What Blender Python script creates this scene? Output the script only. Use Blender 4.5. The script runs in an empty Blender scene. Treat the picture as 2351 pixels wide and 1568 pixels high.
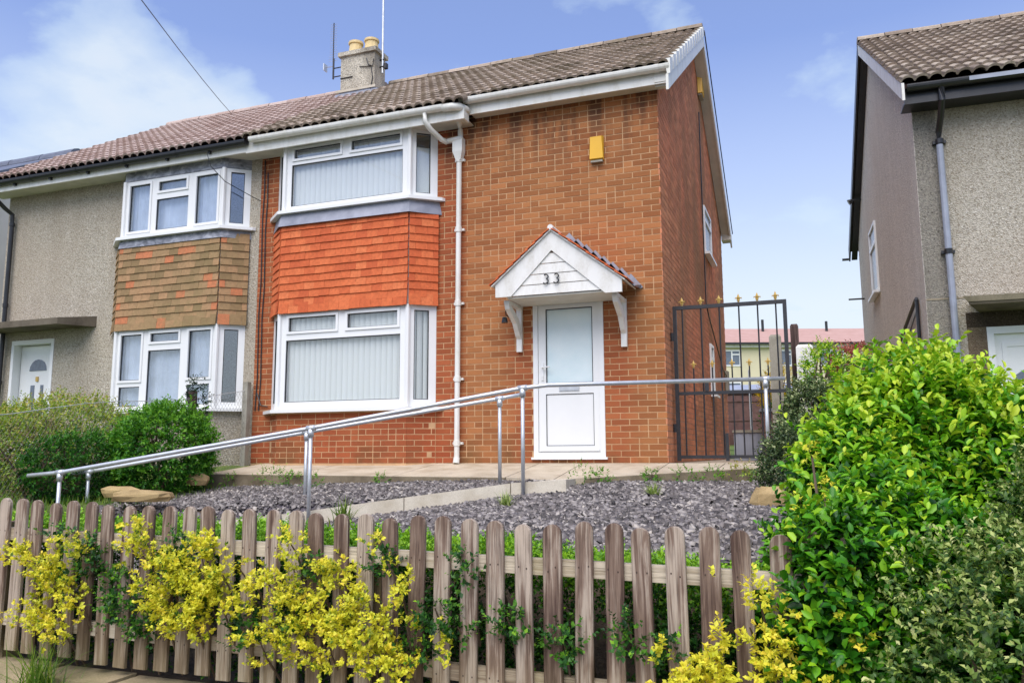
import bpy, bmesh, math, random
import numpy as np
from mathutils import Vector, Matrix
random.seed(7); rng=np.random.default_rng(11)
S=bpy.context.scene; COL=S.collection
pi=math.pi

# ------------------------------------------------------------------ camera
cd=bpy.data.cameras.new('camera'); cam=bpy.data.objects.new('camera',cd); COL.objects.link(cam)
cd.sensor_width=36; cd.lens=28.36; cd.clip_start=.05; cd.clip_end=2500
cr=Vector((0.93741588,0.34818257,-0.00451227)); cu=Vector((0.05249301,-0.1284935,0.9903201)); cf=Vector((-0.3442324,0.92857866,0.138729))
M=Matrix.Identity(4)
for i in range(3): M[i][0]=cr[i]; M[i][1]=cu[i]; M[i][2]=-cf[i]
M[0][3],M[1][3],M[2][3]=1.6109,-9.6356,.107
cam.matrix_world=M; S.camera=cam

# ------------------------------------------------------------------ node helpers
def nd(nt,t,ins=None,**pr):
    n=nt.nodes.new(t)
    for k,v in pr.items(): setattr(n,k,v)
    for k,v in (ins or {}).items():
        s=n.inputs[k]
        if isinstance(v,bpy.types.NodeSocket): nt.links.new(v,s)
        elif isinstance(v,bpy.types.Node): nt.links.new(v.outputs[0],s)
        else: s.default_value=v
    return n
def ramp(nt,fac,stops,interp='LINEAR'):
    n=nt.nodes.new('ShaderNodeValToRGB'); nt.links.new(fac,n.inputs[0]); cr_=n.color_ramp; cr_.interpolation=interp
    while len(cr_.elements)<len(stops): cr_.elements.new(.5)
    for e,(p,c) in zip(cr_.elements,stops):
        e.position=p; e.color=(c,c,c,1) if isinstance(c,(int,float)) else (*c[:3],1)
    return n.outputs[0]
def mth(nt,op,a,b=0.,c=0.,clamp=False): return nd(nt,'ShaderNodeMath',{0:a,1:b,2:c},operation=op,use_clamp=clamp).outputs[0]
def mix(nt,f,a,b,mode='MIX'):
    n=nt.nodes.new('ShaderNodeMix'); n.data_type='RGBA'; n.blend_type=mode
    for i,v in ((0,f),(6,a),(7,b)):
        if isinstance(v,bpy.types.NodeSocket): nt.links.new(v,n.inputs[i])
        elif i: n.inputs[i].default_value=(*v[:3],1)
        else: n.inputs[i].default_value=v
    return n.outputs[2]
def noise(nt,vec,scale,detail=4,rough=.55,dist=0.):
    return nd(nt,'ShaderNodeTexNoise',{'Vector':vec,'Scale':scale,'Detail':detail,'Roughness':rough,'Distortion':dist}).outputs[0]
def newmat(name):
    m=bpy.data.materials.new(name); m.use_nodes=True; nt=m.node_tree; nt.nodes.clear()
    out=nt.nodes.new('ShaderNodeOutputMaterial'); return m,nt,out
def pos(nt): return nd(nt,'ShaderNodeNewGeometry').outputs['Position']
def objc(nt): return nd(nt,'ShaderNodeTexCoord').outputs['Object']
def attr(nt,n='rnd'): return nd(nt,'ShaderNodeAttribute',attribute_name=n).outputs['Fac']
def scaled(nt,vec,s): return nd(nt,'ShaderNodeMapping',{'Vector':vec,'Scale':s}).outputs[0]
def princ(nt,out,col,rough=.7,metal=0.,bump=None,bs=.2,bd=.01,spec=.5):
    p=nt.nodes.new('ShaderNodeBsdfPrincipled')
    for k,v in (('Base Color',col),('Roughness',rough),('Metallic',metal),('Specular IOR Level',spec)):
        if isinstance(v,bpy.types.NodeSocket): nt.links.new(v,p.inputs[k])
        else: p.inputs[k].default_value=(*v[:3],1) if k=='Base Color' else v
    if bump is not None:
        b=nd(nt,'ShaderNodeBump',{'Strength':bs,'Distance':bd,'Height':bump}); nt.links.new(b.outputs[0],p.inputs['Normal'])
    nt.links.new(p.outputs[0],out.inputs[0]); return p
def flat(name,c,rough=.6,metal=0.,var=.12,scale=6,bs=.1,spec=.5):
    m,nt,out=newmat(name); P=pos(nt); n=noise(nt,P,scale,6)
    f=noise(nt,P,scale*14,3)
    col=mix(nt,ramp(nt,n,[(.3,0.),(.7,1.)]),[x*(1-var) for x in c],[min(1,x*(1+var*.6)) for x in c])
    princ(nt,out,col,rough,metal,f,bs,.004,spec); return m

# ------------------------------------------------------------------ world, sun, exposure
SUN_EL,SUN_AZ=math.radians(55),math.radians(178)   # azimuth clockwise from +Y
W=bpy.data.worlds.new('World'); S.world=W; W.use_nodes=True; nt=W.node_tree; nt.nodes.clear()
wo=nt.nodes.new('ShaderNodeOutputWorld'); bg=nt.nodes.new('ShaderNodeBackground'); nt.links.new(bg.outputs[0],wo.inputs[0])
sky=nd(nt,'ShaderNodeTexSky',sky_type='NISHITA',sun_disc=False,sun_elevation=SUN_EL,sun_rotation=SUN_AZ,altitude=50.,air_density=1.,dust_density=.6,ozone_density=2.2)
gen=nd(nt,'ShaderNodeTexCoord').outputs['Generated']
sep=nd(nt,'ShaderNodeSeparateXYZ',{0:gen})
zc=mth(nt,'MAXIMUM',sep.outputs[2],.02); zz=mth(nt,'ADD',zc,.22)
cv=nd(nt,'ShaderNodeCombineXYZ',{0:mth(nt,'DIVIDE',sep.outputs[0],zz),1:mth(nt,'DIVIDE',sep.outputs[1],zz),2:0.3})
n1=noise(nt,cv.outputs[0],3.3,10,.54,.12)
def blob(d,r,a):
    dn=Vector(d).normalized()
    dd=nd(nt,'ShaderNodeVectorMath',{0:gen,1:tuple(dn)},operation='DISTANCE').outputs['Value']
    return mth(nt,'MULTIPLY',mth(nt,'SMOOTH_MIN',mth(nt,'MAXIMUM',mth(nt,'SUBTRACT',1.,mth(nt,'DIVIDE',dd,r)),0.),1.,.1),a)
def pxdir(u,v): return cf+cr*((u-1175.5)/1852.2)-cu*((v-784)/1852.2)
bias=mth(nt,'ADD',blob(pxdir(150,300),.17,.28),blob(pxdir(400,220),.12,.26))
bias=mth(nt,'ADD',bias,blob(pxdir(200,15),.07,.19)); bias=mth(nt,'ADD',bias,blob(pxdir(560,270),.07,.24))
cl=mth(nt,'ADD',n1,bias)
cmask=ramp(nt,cl,[(.56,0.),(.65,.45),(.84,.80)])
hz=ramp(nt,zc,[(.0,1.),(.17,.90),(.30,.54),(.46,.22),(1.,.10)])
skyc=mix(nt,1.,sky.outputs[0],(.74,.99,1.62),'MULTIPLY')
skyb=mix(nt,hz,skyc,(6.1,6.7,7.1))
ccol=mix(nt,ramp(nt,cl,[(.6,0.),(.95,1.)]),(4.7,5.9,7.0),(6.0,6.5,7.0))
final=mix(nt,cmask,skyb,ccol)
nt.links.new(final,bg.inputs[0]); bg.inputs[1].default_value=.05
sd=bpy.data.lights.new('sun','SUN'); sun=bpy.data.objects.new('sun',sd); COL.objects.link(sun)
sd.energy=1.5; sd.angle=math.radians(62); sd.color=(1,.92,.80)
to_sun=Vector((math.sin(SUN_AZ)*math.cos(SUN_EL),math.cos(SUN_AZ)*math.cos(SUN_EL),math.sin(SUN_EL)))
sun.rotation_euler=to_sun.to_track_quat('Z','Y').to_euler(); sun.location=(0,-20,20)
vs=S.view_settings; vs.view_transform='Standard'; vs.look='None'; vs.exposure=1.50; vs.gamma=1; vs.use_curve_mapping=False
S.render.engine='CYCLES'; S.cycles.use_denoising=True; S.cycles.max_bounces=8; S.cycles.transparent_max_bounces=12

# ------------------------------------------------------------------ materials
def m_brick(name,lo,hi,red,side=False):
    m,nt,out=newmat(name); P=pos(nt); r=attr(nt); x,y,z=[nd(nt,'ShaderNodeSeparateXYZ',{0:P}).outputs[i] for i in range(3)]
    c1=ramp(nt,r,[(0.,lo),(.35,[a*.6+b*.4 for a,b in zip(lo,hi)]),(.75,hi),(1.,[a*1.15 for a in hi])])
    c2=ramp(nt,r,[(0.,[a*.82 for a in red]),(.6,red),(1.,[a*1.18 for a in red])])
    big=noise(nt,P,.8,3)
    if not side:
        a=mth(nt,'MULTIPLY',mth(nt,'SUBTRACT',-2.55,x),5.,clamp=True)
        d=mth(nt,'ABSOLUTE',mth(nt,'ADD',x,1.2)); dz=mth(nt,'MULTIPLY',mth(nt,'SUBTRACT',2.1,z),2.,clamp=True)
        b=mth(nt,'MULTIPLY',mth(nt,'MULTIPLY',mth(nt,'SUBTRACT',.95,d),3.5,clamp=True),dz)
        rm=mth(nt,'MAXIMUM',a,mth(nt,'MULTIPLY',b,.85))
        rm=mth(nt,'ADD',mth(nt,'MULTIPLY',rm,.75),mth(nt,'MULTIPLY',mth(nt,'SUBTRACT',big,.42),1.1),clamp=True)
    else: rm=ramp(nt,big,[(.35,0.),(.62,1.)])
    col=mix(nt,rm,c1,c2)
    st=noise(nt,scaled(nt,P,(3.2,3.2,.5)),1.4,5)
    if not side:
        soot=mth(nt,'MULTIPLY',mth(nt,'MULTIPLY',mth(nt,'SUBTRACT',z,3.7),1.3,clamp=True),ramp(nt,st,[(.46,0.),(.56,1.)]))
        damp=mth(nt,'MULTIPLY',mth(nt,'MULTIPLY',mth(nt,'SUBTRACT',.42,z),2.6,clamp=True),ramp(nt,noise(nt,scaled(nt,P,(1.4,1,.8)),1.3,4),[(.45,0.),(.6,1.)]))
        col=mix(nt,mth(nt,'MULTIPLY',soot,.72),col,(.06,.035,.025))
        col=mix(nt,mth(nt,'MULTIPLY',damp,.6),col,(.10,.075,.03))
    else:
        col=mix(nt,ramp(nt,noise(nt,scaled(nt,P,(2,1.1,.5)),.9,5),[(.42,0.),(.65,.75)]),col,(.28,.16,.08))
    sp=noise(nt,P,90,3); col=mix(nt,ramp(nt,sp,[(.3,.0),(.7,.28)]),col,[c*.45 for c in red])
    princ(nt,out,col,.85,0,noise(nt,P,160,4),.5,.004,.25); return m
MB_=m_brick('brick_orange',(.30,.118,.042),(.42,.180,.066),(.36,.088,.034))
MBS=m_brick('brick_gable',(.42,.17,.085),(.62,.275,.14),(.66,.24,.125),True)  # gable brick colour brightened to make up for missing fill light
MORT=flat('mortar_buff',(.57,.355,.19),.95,0,.2,7,.4)
MORTS=flat('mortar_gable',(.50,.31,.22),.95,0,.25,5,.4)
def m_dash(name,c,dark,spk,stain=.5):
    m,nt,out=newmat(name); P=pos(nt)
    v=nd(nt,'ShaderNodeTexVoronoi',{'Vector':P,'Scale':75.}); cc=nd(nt,'ShaderNodeSeparateColor',{0:v.outputs['Color']})
    col=ramp(nt,cc.outputs[0],[(0.,dark),(.18,[a*.75 for a in c]),(.55,c),(.92,[min(.9,a*1.18) for a in c]),(1.,spk)])
    v2=nd(nt,'ShaderNodeTexVoronoi',{'Vector':P,'Scale':22.}); c2=nd(nt,'ShaderNodeSeparateColor',{0:v2.outputs['Color']})
    hole=mth(nt,'MULTIPLY',ramp(nt,v2.outputs['Distance'],[(.12,1.),(.3,0.)]),ramp(nt,c2.outputs[0],[(.8,0.),(.86,1.)]))
    col=mix(nt,mth(nt,'MULTIPLY',hole,.7),col,[a*.3 for a in dark])
    n=noise(nt,scaled(nt,P,(2.2,2.2,.45)),1.1,5); col=mix(nt,ramp(nt,n,[(.42,0.),(.7,stain)]),col,dark)
    n=noise(nt,P,.5,3); col=mix(nt,ramp(nt,n,[(.4,0.),(.65,.3)]),col,[c[0]*.95,c[1]*.85,c[2]*.8])
    princ(nt,out,col,.95,0,v.outputs['Distance'],.9,.012,.2); return m
DASHN=m_dash('pebbledash_buff',(.48,.435,.35),(.30,.25,.18),(.68,.65,.57),.35)
DASHR=m_dash('pebbledash_grey_front',(.49,.45,.375),(.27,.23,.165),(.68,.65,.58),.35)
DASHS=m_dash('pebbledash_brightened_side',(.69,.645,.565),(.51,.47,.405),(.78,.74,.67),.35)  # side wall brightened in colour, standing in for light the passage lacks
CHIM=m_dash('chimney_render',(.62,.57,.46),(.20,.175,.14),(.70,.66,.56),.75)
UPVC=flat('white_upvc',(.80,.81,.80),.28,0,.03,2,.02)
def m_grime(name,c,g,rough,amt):
    m,nt,out=newmat(name); P=pos(nt); n=noise(nt,scaled(nt,P,(5,5,1.6)),1.5,7,.65); f=noise(nt,P,38,4,.7)
    k=mth(nt,'MULTIPLY',ramp(nt,n,[(.44,0.),(.70,amt)]),ramp(nt,f,[(.3,.3),(.62,1.)])); col=mix(nt,k,c,g)
    princ(nt,out,mix(nt,ramp(nt,f,[(.62,0.),(.78,.14)]),col,g),rough,0,f,.12,.004); return m
WOODW=m_grime('white_painted_timber',(.79,.78,.74),(.42,.38,.28),.5,.5)
GUTW=m_grime('white_weathered_plastic',(.77,.77,.72),(.45,.42,.30),.35,.5)
SOFF=flat('soffit_cream',(.62,.60,.52),.6,0,.14,4,.05)
BLK=flat('black_plastic',(.018,.019,.022),.35,0,.3,8,.1)
GASK=flat('black_rubber',(.03,.032,.035),.6)
BLUEP=flat('blue_grey_pipe_paint',(.30,.33,.40),.4,0,.18,6,.1)
GALV=flat('galvanised_steel',(.60,.62,.64),.42,.55,.14,14,.15)
WIRE=flat('dull_fence_wire',(.16,.16,.14),.6,.3,.3,20,.2)
IRON=flat('black_iron_paint',(.022,.022,.026),.45,0,.3,20,.2)
GOLD=flat('gold_paint',(.62,.42,.12),.4,.3,.2,20,.1)
YEL=flat('yellow_plastic',(.82,.46,.03),.35,0,.06,4,.02)
POT=flat('buff_clay_pot',(.78,.60,.30),.8,0,.2,9,.3)
LEADM=None
m,nt,out=newmat('sheet_lead'); P=pos(nt); n=noise(nt,scaled(nt,P,(1,1,1.6)),7,7,.6,.8)
princ(nt,out,ramp(nt,n,[(.3,(.09,.095,.11)),(.5,(.24,.25,.28)),(.68,(.46,.47,.50))]),.5,.25,n,.4,.01); LEADM=m
m,nt,out=newmat('slate_blue_lead'); P=pos(nt); n=noise(nt,P,5,5)
princ(nt,out,ramp(nt,n,[(.3,(.20,.215,.26)),(.7,(.33,.345,.40))]),.5,.2,n,.2,.006); LEADS=m
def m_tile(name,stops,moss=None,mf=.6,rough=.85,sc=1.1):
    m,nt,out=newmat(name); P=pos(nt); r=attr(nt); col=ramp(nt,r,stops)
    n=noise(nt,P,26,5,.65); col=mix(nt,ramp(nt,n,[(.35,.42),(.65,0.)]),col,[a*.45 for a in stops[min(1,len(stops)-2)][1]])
    if moss:
        g=noise(nt,P,sc,5,.6); g2=noise(nt,P,14,4); k=mth(nt,'MULTIPLY',ramp(nt,g,[(.47,0.),(.66,mf)]),ramp(nt,g2,[(.4,.2),(.6,1.)]))
        col=mix(nt,k,col,moss)
    princ(nt,out,col,rough,0,noise(nt,P,70,4),.4,.006,.25); return m
TROOF=m_tile('concrete_roof_tile_brown',[(0.,(.10,.075,.055)),(.05,(.28,.22,.165)),(.5,(.43,.345,.265)),(1.,(.54,.44,.35))],(.13,.105,.05),.7)  # first stop of the roof tile ramps is painted channel shade
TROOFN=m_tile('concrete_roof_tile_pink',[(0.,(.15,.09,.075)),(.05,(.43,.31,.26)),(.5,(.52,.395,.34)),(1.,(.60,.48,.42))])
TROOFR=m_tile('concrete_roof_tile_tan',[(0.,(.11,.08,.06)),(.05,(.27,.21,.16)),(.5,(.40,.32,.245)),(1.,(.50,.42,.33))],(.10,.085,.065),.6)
THANG=m_tile('clay_tile_orange',[(0.,(.56,.115,.042)),(.4,(.65,.150,.053)),(.8,(.70,.175,.063)),(1.,(.75,.215,.082))])
THANGN=m_tile('clay_tile_weathered',[(0.,(.24,.165,.08)),(.45,(.36,.235,.12)),(.84,(.44,.26,.135)),(.92,(.54,.21,.10)),(1.,(.62,.17,.07))],(.26,.20,.09),.45,.9,.8)
DARKT=flat('dark_ridge_tile',(.13,.145,.19),.6,0,.25,4,.2)
CONC=None
def m_conc(name,c,dk,bs=.4):
    m,nt,out=newmat(name); P=pos(nt); n=noise(nt,P,3.2,7,.6); f=noise(nt,P,110,4,.7)
    col=ramp(nt,n,[(.3,dk),(.55,c),(.75,[min(.9,a*1.15) for a in c])]); col=mix(nt,ramp(nt,f,[(.35,.35),(.6,0.)]),col,[a*.6 for a in dk])
    princ(nt,out,col,.9,0,f,bs,.004,.25); return m
CONC=m_conc('path_concrete',(.56,.48,.36),(.40,.32,.22)); KERB=m_conc('ramp_concrete',(.66,.60,.49),(.50,.43,.32)); CONCD=m_conc('mossy_concrete_edge',(.24,.195,.13),(.11,.085,.055))
STONE=m_conc('buff_stone',(.48,.35,.17),(.28,.19,.09),.8); GREYC=m_conc('grey_concrete_post',(.37,.35,.29),(.22,.20,.15)); WALLST=m_conc('sandstone_block',(.44,.35,.22),(.22,.20,.10),.8)
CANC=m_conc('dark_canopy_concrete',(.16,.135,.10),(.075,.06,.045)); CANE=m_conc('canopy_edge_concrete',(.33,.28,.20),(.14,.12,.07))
def m_wood(name,a,b,c,green=.0):
    m,nt,out=newmat(name); O=objc(nt); rn=nd(nt,'ShaderNodeObjectInfo').outputs['Random']
    off=nd(nt,'ShaderNodeCombineXYZ',{0:mth(nt,'MULTIPLY',rn,37.),1:mth(nt,'MULTIPLY',rn,11.),2:mth(nt,'MULTIPLY',rn,53.)})
    V=nd(nt,'ShaderNodeVectorMath',{0:O,1:off.outputs[0]},operation='ADD').outputs[0]
    g=noise(nt,scaled(nt,V,(26,26,1.6)),1.6,6,.6,.6); g2=noise(nt,scaled(nt,V,(90,90,3)),1.5,3); bign=noise(nt,scaled(nt,V,(6,6,2.2)),1.,4)
    t=mth(nt,'ADD',mth(nt,'MULTIPLY',g,.62),mth(nt,'MULTIPLY',bign,.38)); t=mth(nt,'ADD',t,mth(nt,'MULTIPLY',mth(nt,'SUBTRACT',rn,.5),.14))
    col=ramp(nt,t,[(.36,c),(.47,a),(.55,b),(.68,[min(.9,x*1.2) for x in b])]); col=mix(nt,ramp(nt,g2,[(.3,.6),(.5,0.)]),col,[x*.55 for x in c])
    z=nd(nt,'ShaderNodeSeparateXYZ',{0:O}).outputs[2]
    lo=mth(nt,'MULTIPLY',mth(nt,'SUBTRACT',.30,z),3.2,clamp=True); col=mix(nt,mth(nt,'MULTIPLY',lo,mth(nt,'MULTIPLY',bign,.8)),col,(.30,.25,.11))
    princ(nt,out,col,.85,0,mth(nt,'ADD',g,mth(nt,'MULTIPLY',g2,.5)),.6,.006,.2); return m
PALE=m_wood('weathered_pale_timber',(.215,.150,.112),(.41,.335,.265),(.085,.052,.040))
RAILW=m_wood('weathered_rail_timber',(.40,.33,.23),(.52,.45,.34),(.24,.18,.12))
DWOOD=m_wood('dark_timber',(.07,.045,.04),(.11,.075,.065),(.03,.02,.018))
NAIL=flat('rusty_nail',(.05,.03,.02),.7)
def m_glass(name,refl=.16,tint=(.86,.93,.93)):
    m,nt,out=newmat(name); t=nd(nt,'ShaderNodeBsdfTransparent',{0:(*tint,1)}); g=nd(nt,'ShaderNodeBsdfGlossy',{'Color':(.95,.97,1,1),'Roughness':.015})
    fc=nd(nt,'ShaderNodeLayerWeight',{0:.5}).outputs['Facing']; f=mth(nt,'ADD',mth(nt,'MULTIPLY',mth(nt,'POWER',fc,5.),.5),refl,clamp=True)
    b=nd(nt,'ShaderNodeBump',{'Strength':.05,'Distance':.02,'Height':noise(nt,pos(nt),1.5,2)}); nt.links.new(b.outputs[0],g.inputs['Normal'])
    x=nd(nt,'ShaderNodeMixShader',{0:f,1:t.outputs[0],2:g.outputs[0]}); nt.links.new(x.outputs[0],out.inputs[0]); return m
GLASS=m_glass('window_glass',.08,(1.,1.,1.)); GLASSN=m_glass('window_glass_clear',.15,(.90,.93,.96))
m,nt,out=newmat('frosted_glass'); P=pos(nt); n=noise(nt,P,1.6,4)
princ(nt,out,ramp(nt,n,[(.35,(.62,.76,.79)),(.65,(.76,.85,.86))]),.16,0,noise(nt,P,200,2),.15,.002); FROST=m
m,nt,out=newmat('blind_fabric'); d=nd(nt,'ShaderNodeBsdfDiffuse',{0:(.74,.79,.77,1)}); t=nd(nt,'ShaderNodeBsdfTranslucent',{0:(.7,.75,.72,1)}); e=nd(nt,'ShaderNodeMixShader',{0:.15,1:d.outputs[0],2:t.outputs[0]}); nt.links.new(e.outputs[0],out.inputs[0]); SLAT=m
NET=flat('net_curtain',(.72,.75,.80),.9,0,.18,4,.1); PLAST=flat('interior_plaster',(.35,.34,.32),.9)
ROOMW=flat('dark_lining',(.10,.095,.09),.9)
def m_leaf(name,stops,tr=.35,gl=.45):
    m,nt,out=newmat(name); r=attr(nt); col=ramp(nt,r,stops)
    p=nd(nt,'ShaderNodeBsdfPrincipled',{'Base Color':col,'Roughness':gl,'Specular IOR Level':.4}); t=nd(nt,'ShaderNodeBsdfTranslucent',{0:col})
    x=nd(nt,'ShaderNodeMixShader',{0:tr,1:p.outputs[0],2:t.outputs[0]}); nt.links.new(x.outputs[0],out.inputs[0]); return m
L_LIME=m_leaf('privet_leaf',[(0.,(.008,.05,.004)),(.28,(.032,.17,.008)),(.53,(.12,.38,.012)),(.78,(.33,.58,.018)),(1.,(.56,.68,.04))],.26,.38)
L_YEL=m_leaf('golden_euonymus_leaf',[(0.,(.06,.16,.012)),(.13,(.36,.40,.02)),(.28,(.64,.66,.04)),(.75,(.85,.80,.06)),(1.,(.88,.70,.065))],.3)
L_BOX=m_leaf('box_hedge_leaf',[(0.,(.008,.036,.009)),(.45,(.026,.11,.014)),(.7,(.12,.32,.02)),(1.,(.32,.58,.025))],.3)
L_VAR=m_leaf('variegated_leaf',[(0.,(.03,.08,.016)),(.4,(.085,.17,.03)),(.65,(.23,.33,.06)),(.85,(.46,.52,.15)),(1.,(.60,.62,.25))],.2)
L_DK=m_leaf('dark_variegated_leaf',[(0.,(.02,.045,.018)),(.45,(.06,.11,.03)),(.7,(.17,.23,.07)),(1.,(.46,.50,.24))],.2)
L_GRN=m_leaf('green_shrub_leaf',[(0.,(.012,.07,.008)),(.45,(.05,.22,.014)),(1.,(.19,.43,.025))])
L_OLIVE=m_leaf('olive_hedge_leaf',[(0.,(.05,.10,.02)),(.3,(.13,.22,.03)),(.6,(.26,.42,.04)),(.85,(.48,.52,.05)),(1.,(.50,.40,.12))])
L_IVY=m_leaf('ivy_leaf',[(0.,(.008,.022,.008)),(.7,(.02,.06,.018)),(1.,(.05,.10,.03))],.15)
L_RED=m_leaf('red_new_leaf',[(0.,(.16,.02,.02)),(.5,(.36,.05,.04)),(1.,(.5,.2,.14))])
L_DEAD=m_leaf('dry_stem_leaf',[(0.,(.10,.06,.03)),(.6,(.22,.15,.07)),(1.,(.34,.27,.14))])
L_GRASS=m_leaf('grass_blade',[(0.,(.05,.12,.012)),(.5,(.12,.25,.02)),(1.,(.30,.38,.05))])
L_STRIPE=m_leaf('striped_grass_blade',[(0.,(.12,.24,.03)),(.6,(.38,.48,.10)),(1.,(.62,.66,.30))])
L_FORS=m_leaf('forsythia_flower',[(0.,(.6,.42,.01)),(1.,(.85,.66,.02))])
STEM=flat('woody_stem',(.11,.075,.045),.9,0,.3,12,.3)
m,nt,out=newmat('slate_chips'); r=attr(nt)
princ(nt,out,ramp(nt,r,[(0.,(.03,.026,.025)),(.3,(.098,.086,.082)),(.68,(.18,.158,.15)),(.92,(.33,.30,.28)),(1.,(.48,.43,.37))]),.65,0,noise(nt,pos(nt),60,3),.3,.004); SLATE=m
m,nt,out=newmat('slate_bed'); n=noise(nt,pos(nt),38,6,.7); princ(nt,out,ramp(nt,n,[(.35,(.05,.045,.055)),(.65,(.18,.155,.18))]),.9,0,n,.8,.02); SLATEB=m
m,nt,out=newmat('soil'); n=noise(nt,pos(nt),14,7,.7); princ(nt,out,ramp(nt,n,[(.3,(.045,.03,.02)),(.7,(.13,.09,.055))]),.95,0,n,.8,.03); SOIL=m
m,nt,out=newmat('lawn_ground'); P=pos(nt); n=noise(nt,P,3,6,.65); f=noise(nt,P,60,4,.7); col=ramp(nt,n,[(.3,(.07,.12,.02)),(.55,(.14,.21,.03)),(.75,(.24,.27,.06))])
princ(nt,out,mix(nt,ramp(nt,f,[(.35,.5),(.6,0.)]),col,(.04,.06,.015)),.95,0,f,.7,.02); LAWN=m
m,nt,out=newmat('asphalt'); n=noise(nt,pos(nt),120,4,.7); princ(nt,out,ramp(nt,n,[(.3,(.035,.035,.037)),(.7,(.075,.073,.07))]),.9,0,n,.5,.006); ASPH=m
CREAM=flat('cream_render',(.66,.60,.40),.9,0,.06,1,.1); PALER=flat('pale_render',(.68,.64,.56),.9,0,.08,1.5,.1)
BGROOF=None
m,nt,out=newmat('far_roof_tiles'); P=pos(nt); w=nd(nt,'ShaderNodeTexWave',{'Vector':P,'Scale':1.6,'Distortion':.3,'Detail':1.},wave_type='BANDS',bands_direction='Z'); n=noise(nt,P,2,5)
c=mix(nt,n,(.42,.24,.19),(.58,.38,.33)); princ(nt,out,mix(nt,mth(nt,'MULTIPLY',w.outputs[0],.3),c,(.38,.22,.18)),.9); BGROOF=m
PANELB=flat('blue_grey_panel',(.34,.37,.44),.5,0,.15,3,.1); FENCEB=flat('brown_fence_stain',(.13,.065,.055),.8,0,.3,6,.2); LEADGL=flat('leaded_glass_grey',(.16,.19,.24),.2,0,.25,14,.1)

# ------------------------------------------------------------------ mesh helpers
class MB:
    def __init__(s): s.v=[];s.f=[];s.m=[];s.r=[]
    def hexa(s,p,m=0,r=.5):
        b=len(s.v); s.v+=[tuple(q) for q in p]
        for q in ((0,3,2,1),(4,5,6,7),(0,1,5,4),(1,2,6,5),(2,3,7,6),(3,0,4,7)): s.f.append(tuple(b+i for i in q)); s.m.append(m); s.r.append(r)
        return s
    def box(s,x0,x1,y0,y1,z0,z1,m=0,r=.5):
        return s.hexa([(x0,y0,z0),(x1,y0,z0),(x1,y1,z0),(x0,y1,z0),(x0,y0,z1),(x1,y0,z1),(x1,y1,z1),(x0,y1,z1)],m,r)
    def prism(s,poly,off,m=0,r=.5):
        n=len(poly); b=len(s.v); off=Vector(off); s.v+=[tuple(p) for p in poly]+[tuple(Vector(p)+off) for p in poly]
        s.f.append(tuple(b+i for i in reversed(range(n)))); s.f.append(tuple(b+n+i for i in range(n)))
        for i in range(n): j=(i+1)%n; s.f.append((b+i,b+j,b+n+j,b+n+i))
        s.m+=[m]*(n+2); s.r+=[r]*(n+2); return s
    def face(s,pts,m=0,r=.5):
        b=len(s.v); s.v+=[tuple(p) for p in pts]; s.f.append(tuple(range(b,b+len(pts)))); s.m.append(m); s.r.append(r); return s
    def tube(s,pts,rad,n=8,m=0,r=.5,caps=True):
        pts=[Vector(p) for p in pts]; b=len(s.v); k=len(pts)
        rads=rad if isinstance(rad,(list,tuple)) else [rad]*k
        for i,p in enumerate(pts):
            d=(pts[min(i+1,k-1)]-pts[max(i-1,0)]).normalized(); up=Vector((0,0,1)) if abs(d.z)<.95 else Vector((1,0,0))
            a=d.cross(up).normalized(); c=a.cross(d)
            for j in range(n): t=2*pi*j/n; s.v.append(tuple(p+(a*math.cos(t)+c*math.sin(t))*rads[i]))
        for i in range(k-1):
            for j in range(n): q=(j+1)%n; s.f.append((b+i*n+j,b+i*n+q,b+(i+1)*n+q,b+(i+1)*n+j)); s.m.append(m); s.r.append(r)
        if caps:
            s.f.append(tuple(b+j for j in reversed(range(n)))); s.f.append(tuple(b+(k-1)*n+j for j in range(n))); s.m+=[m,m]; s.r+=[r,r]
        return s
def mesh(name,mb,mats,smooth=False):
    me=bpy.data.meshes.new(name); me.from_pydata(mb.v,[],mb.f)
    for q in (mats if isinstance(mats,(list,tuple)) else [mats]): me.materials.append(q)
    if any(mb.m): me.polygons.foreach_set('material_index',mb.m)
    a=me.attributes.new('rnd','FLOAT','FACE'); a.data.foreach_set('value',mb.r)
    if smooth: me.polygons.foreach_set('use_smooth',[True]*len(mb.f))
    bm=bmesh.new(); bm.from_mesh(me)
    if all(e.is_manifold for e in bm.edges): bmesh.ops.recalc_face_normals(bm,faces=bm.faces); bm.to_mesh(me)   # closed solids face outwards
    bm.free(); me.update(); return me
PINV={}
def link(name,me,parent=None,loc=None,mw=None):
    o=bpy.data.objects.new(name,me); COL.objects.link(o)
    if parent is not None:
        o.parent=parent
        if parent.name in PINV: o.matrix_parent_inverse=PINV[parent.name]
    if mw is not None: o.matrix_basis=mw
    elif loc is not None: o.location=loc
    return o
def obj(name,mb,mats,parent=None,smooth=False,loc=None,mw=None,label=None,kind=None):
    o=link(name,mesh(name,mb,mats,smooth),parent,loc,mw)
    if label: o['label']=label
    if kind: o['kind']=kind
    return o
def tag(o,label,cat,group=None):
    o['label']=label; o['category']=cat
    if group: o['group']=group
    return o
def thing(name,label,cat,loc=(0,0,0),rz=0.,group=None,local=False):
    o=bpy.data.objects.new(name,None); COL.objects.link(o); o.location=loc; o.rotation_euler=(0,0,rz); o.empty_display_size=.1
    if not local: PINV[o.name]=(Matrix.Translation(loc)@Matrix.Rotation(rz,4,'Z')).inverted()
    return tag(o,label,cat,group)
def struct(name,mb,mats,smooth=False): return obj(name,mb,mats,None,smooth,kind='structure')
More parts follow.
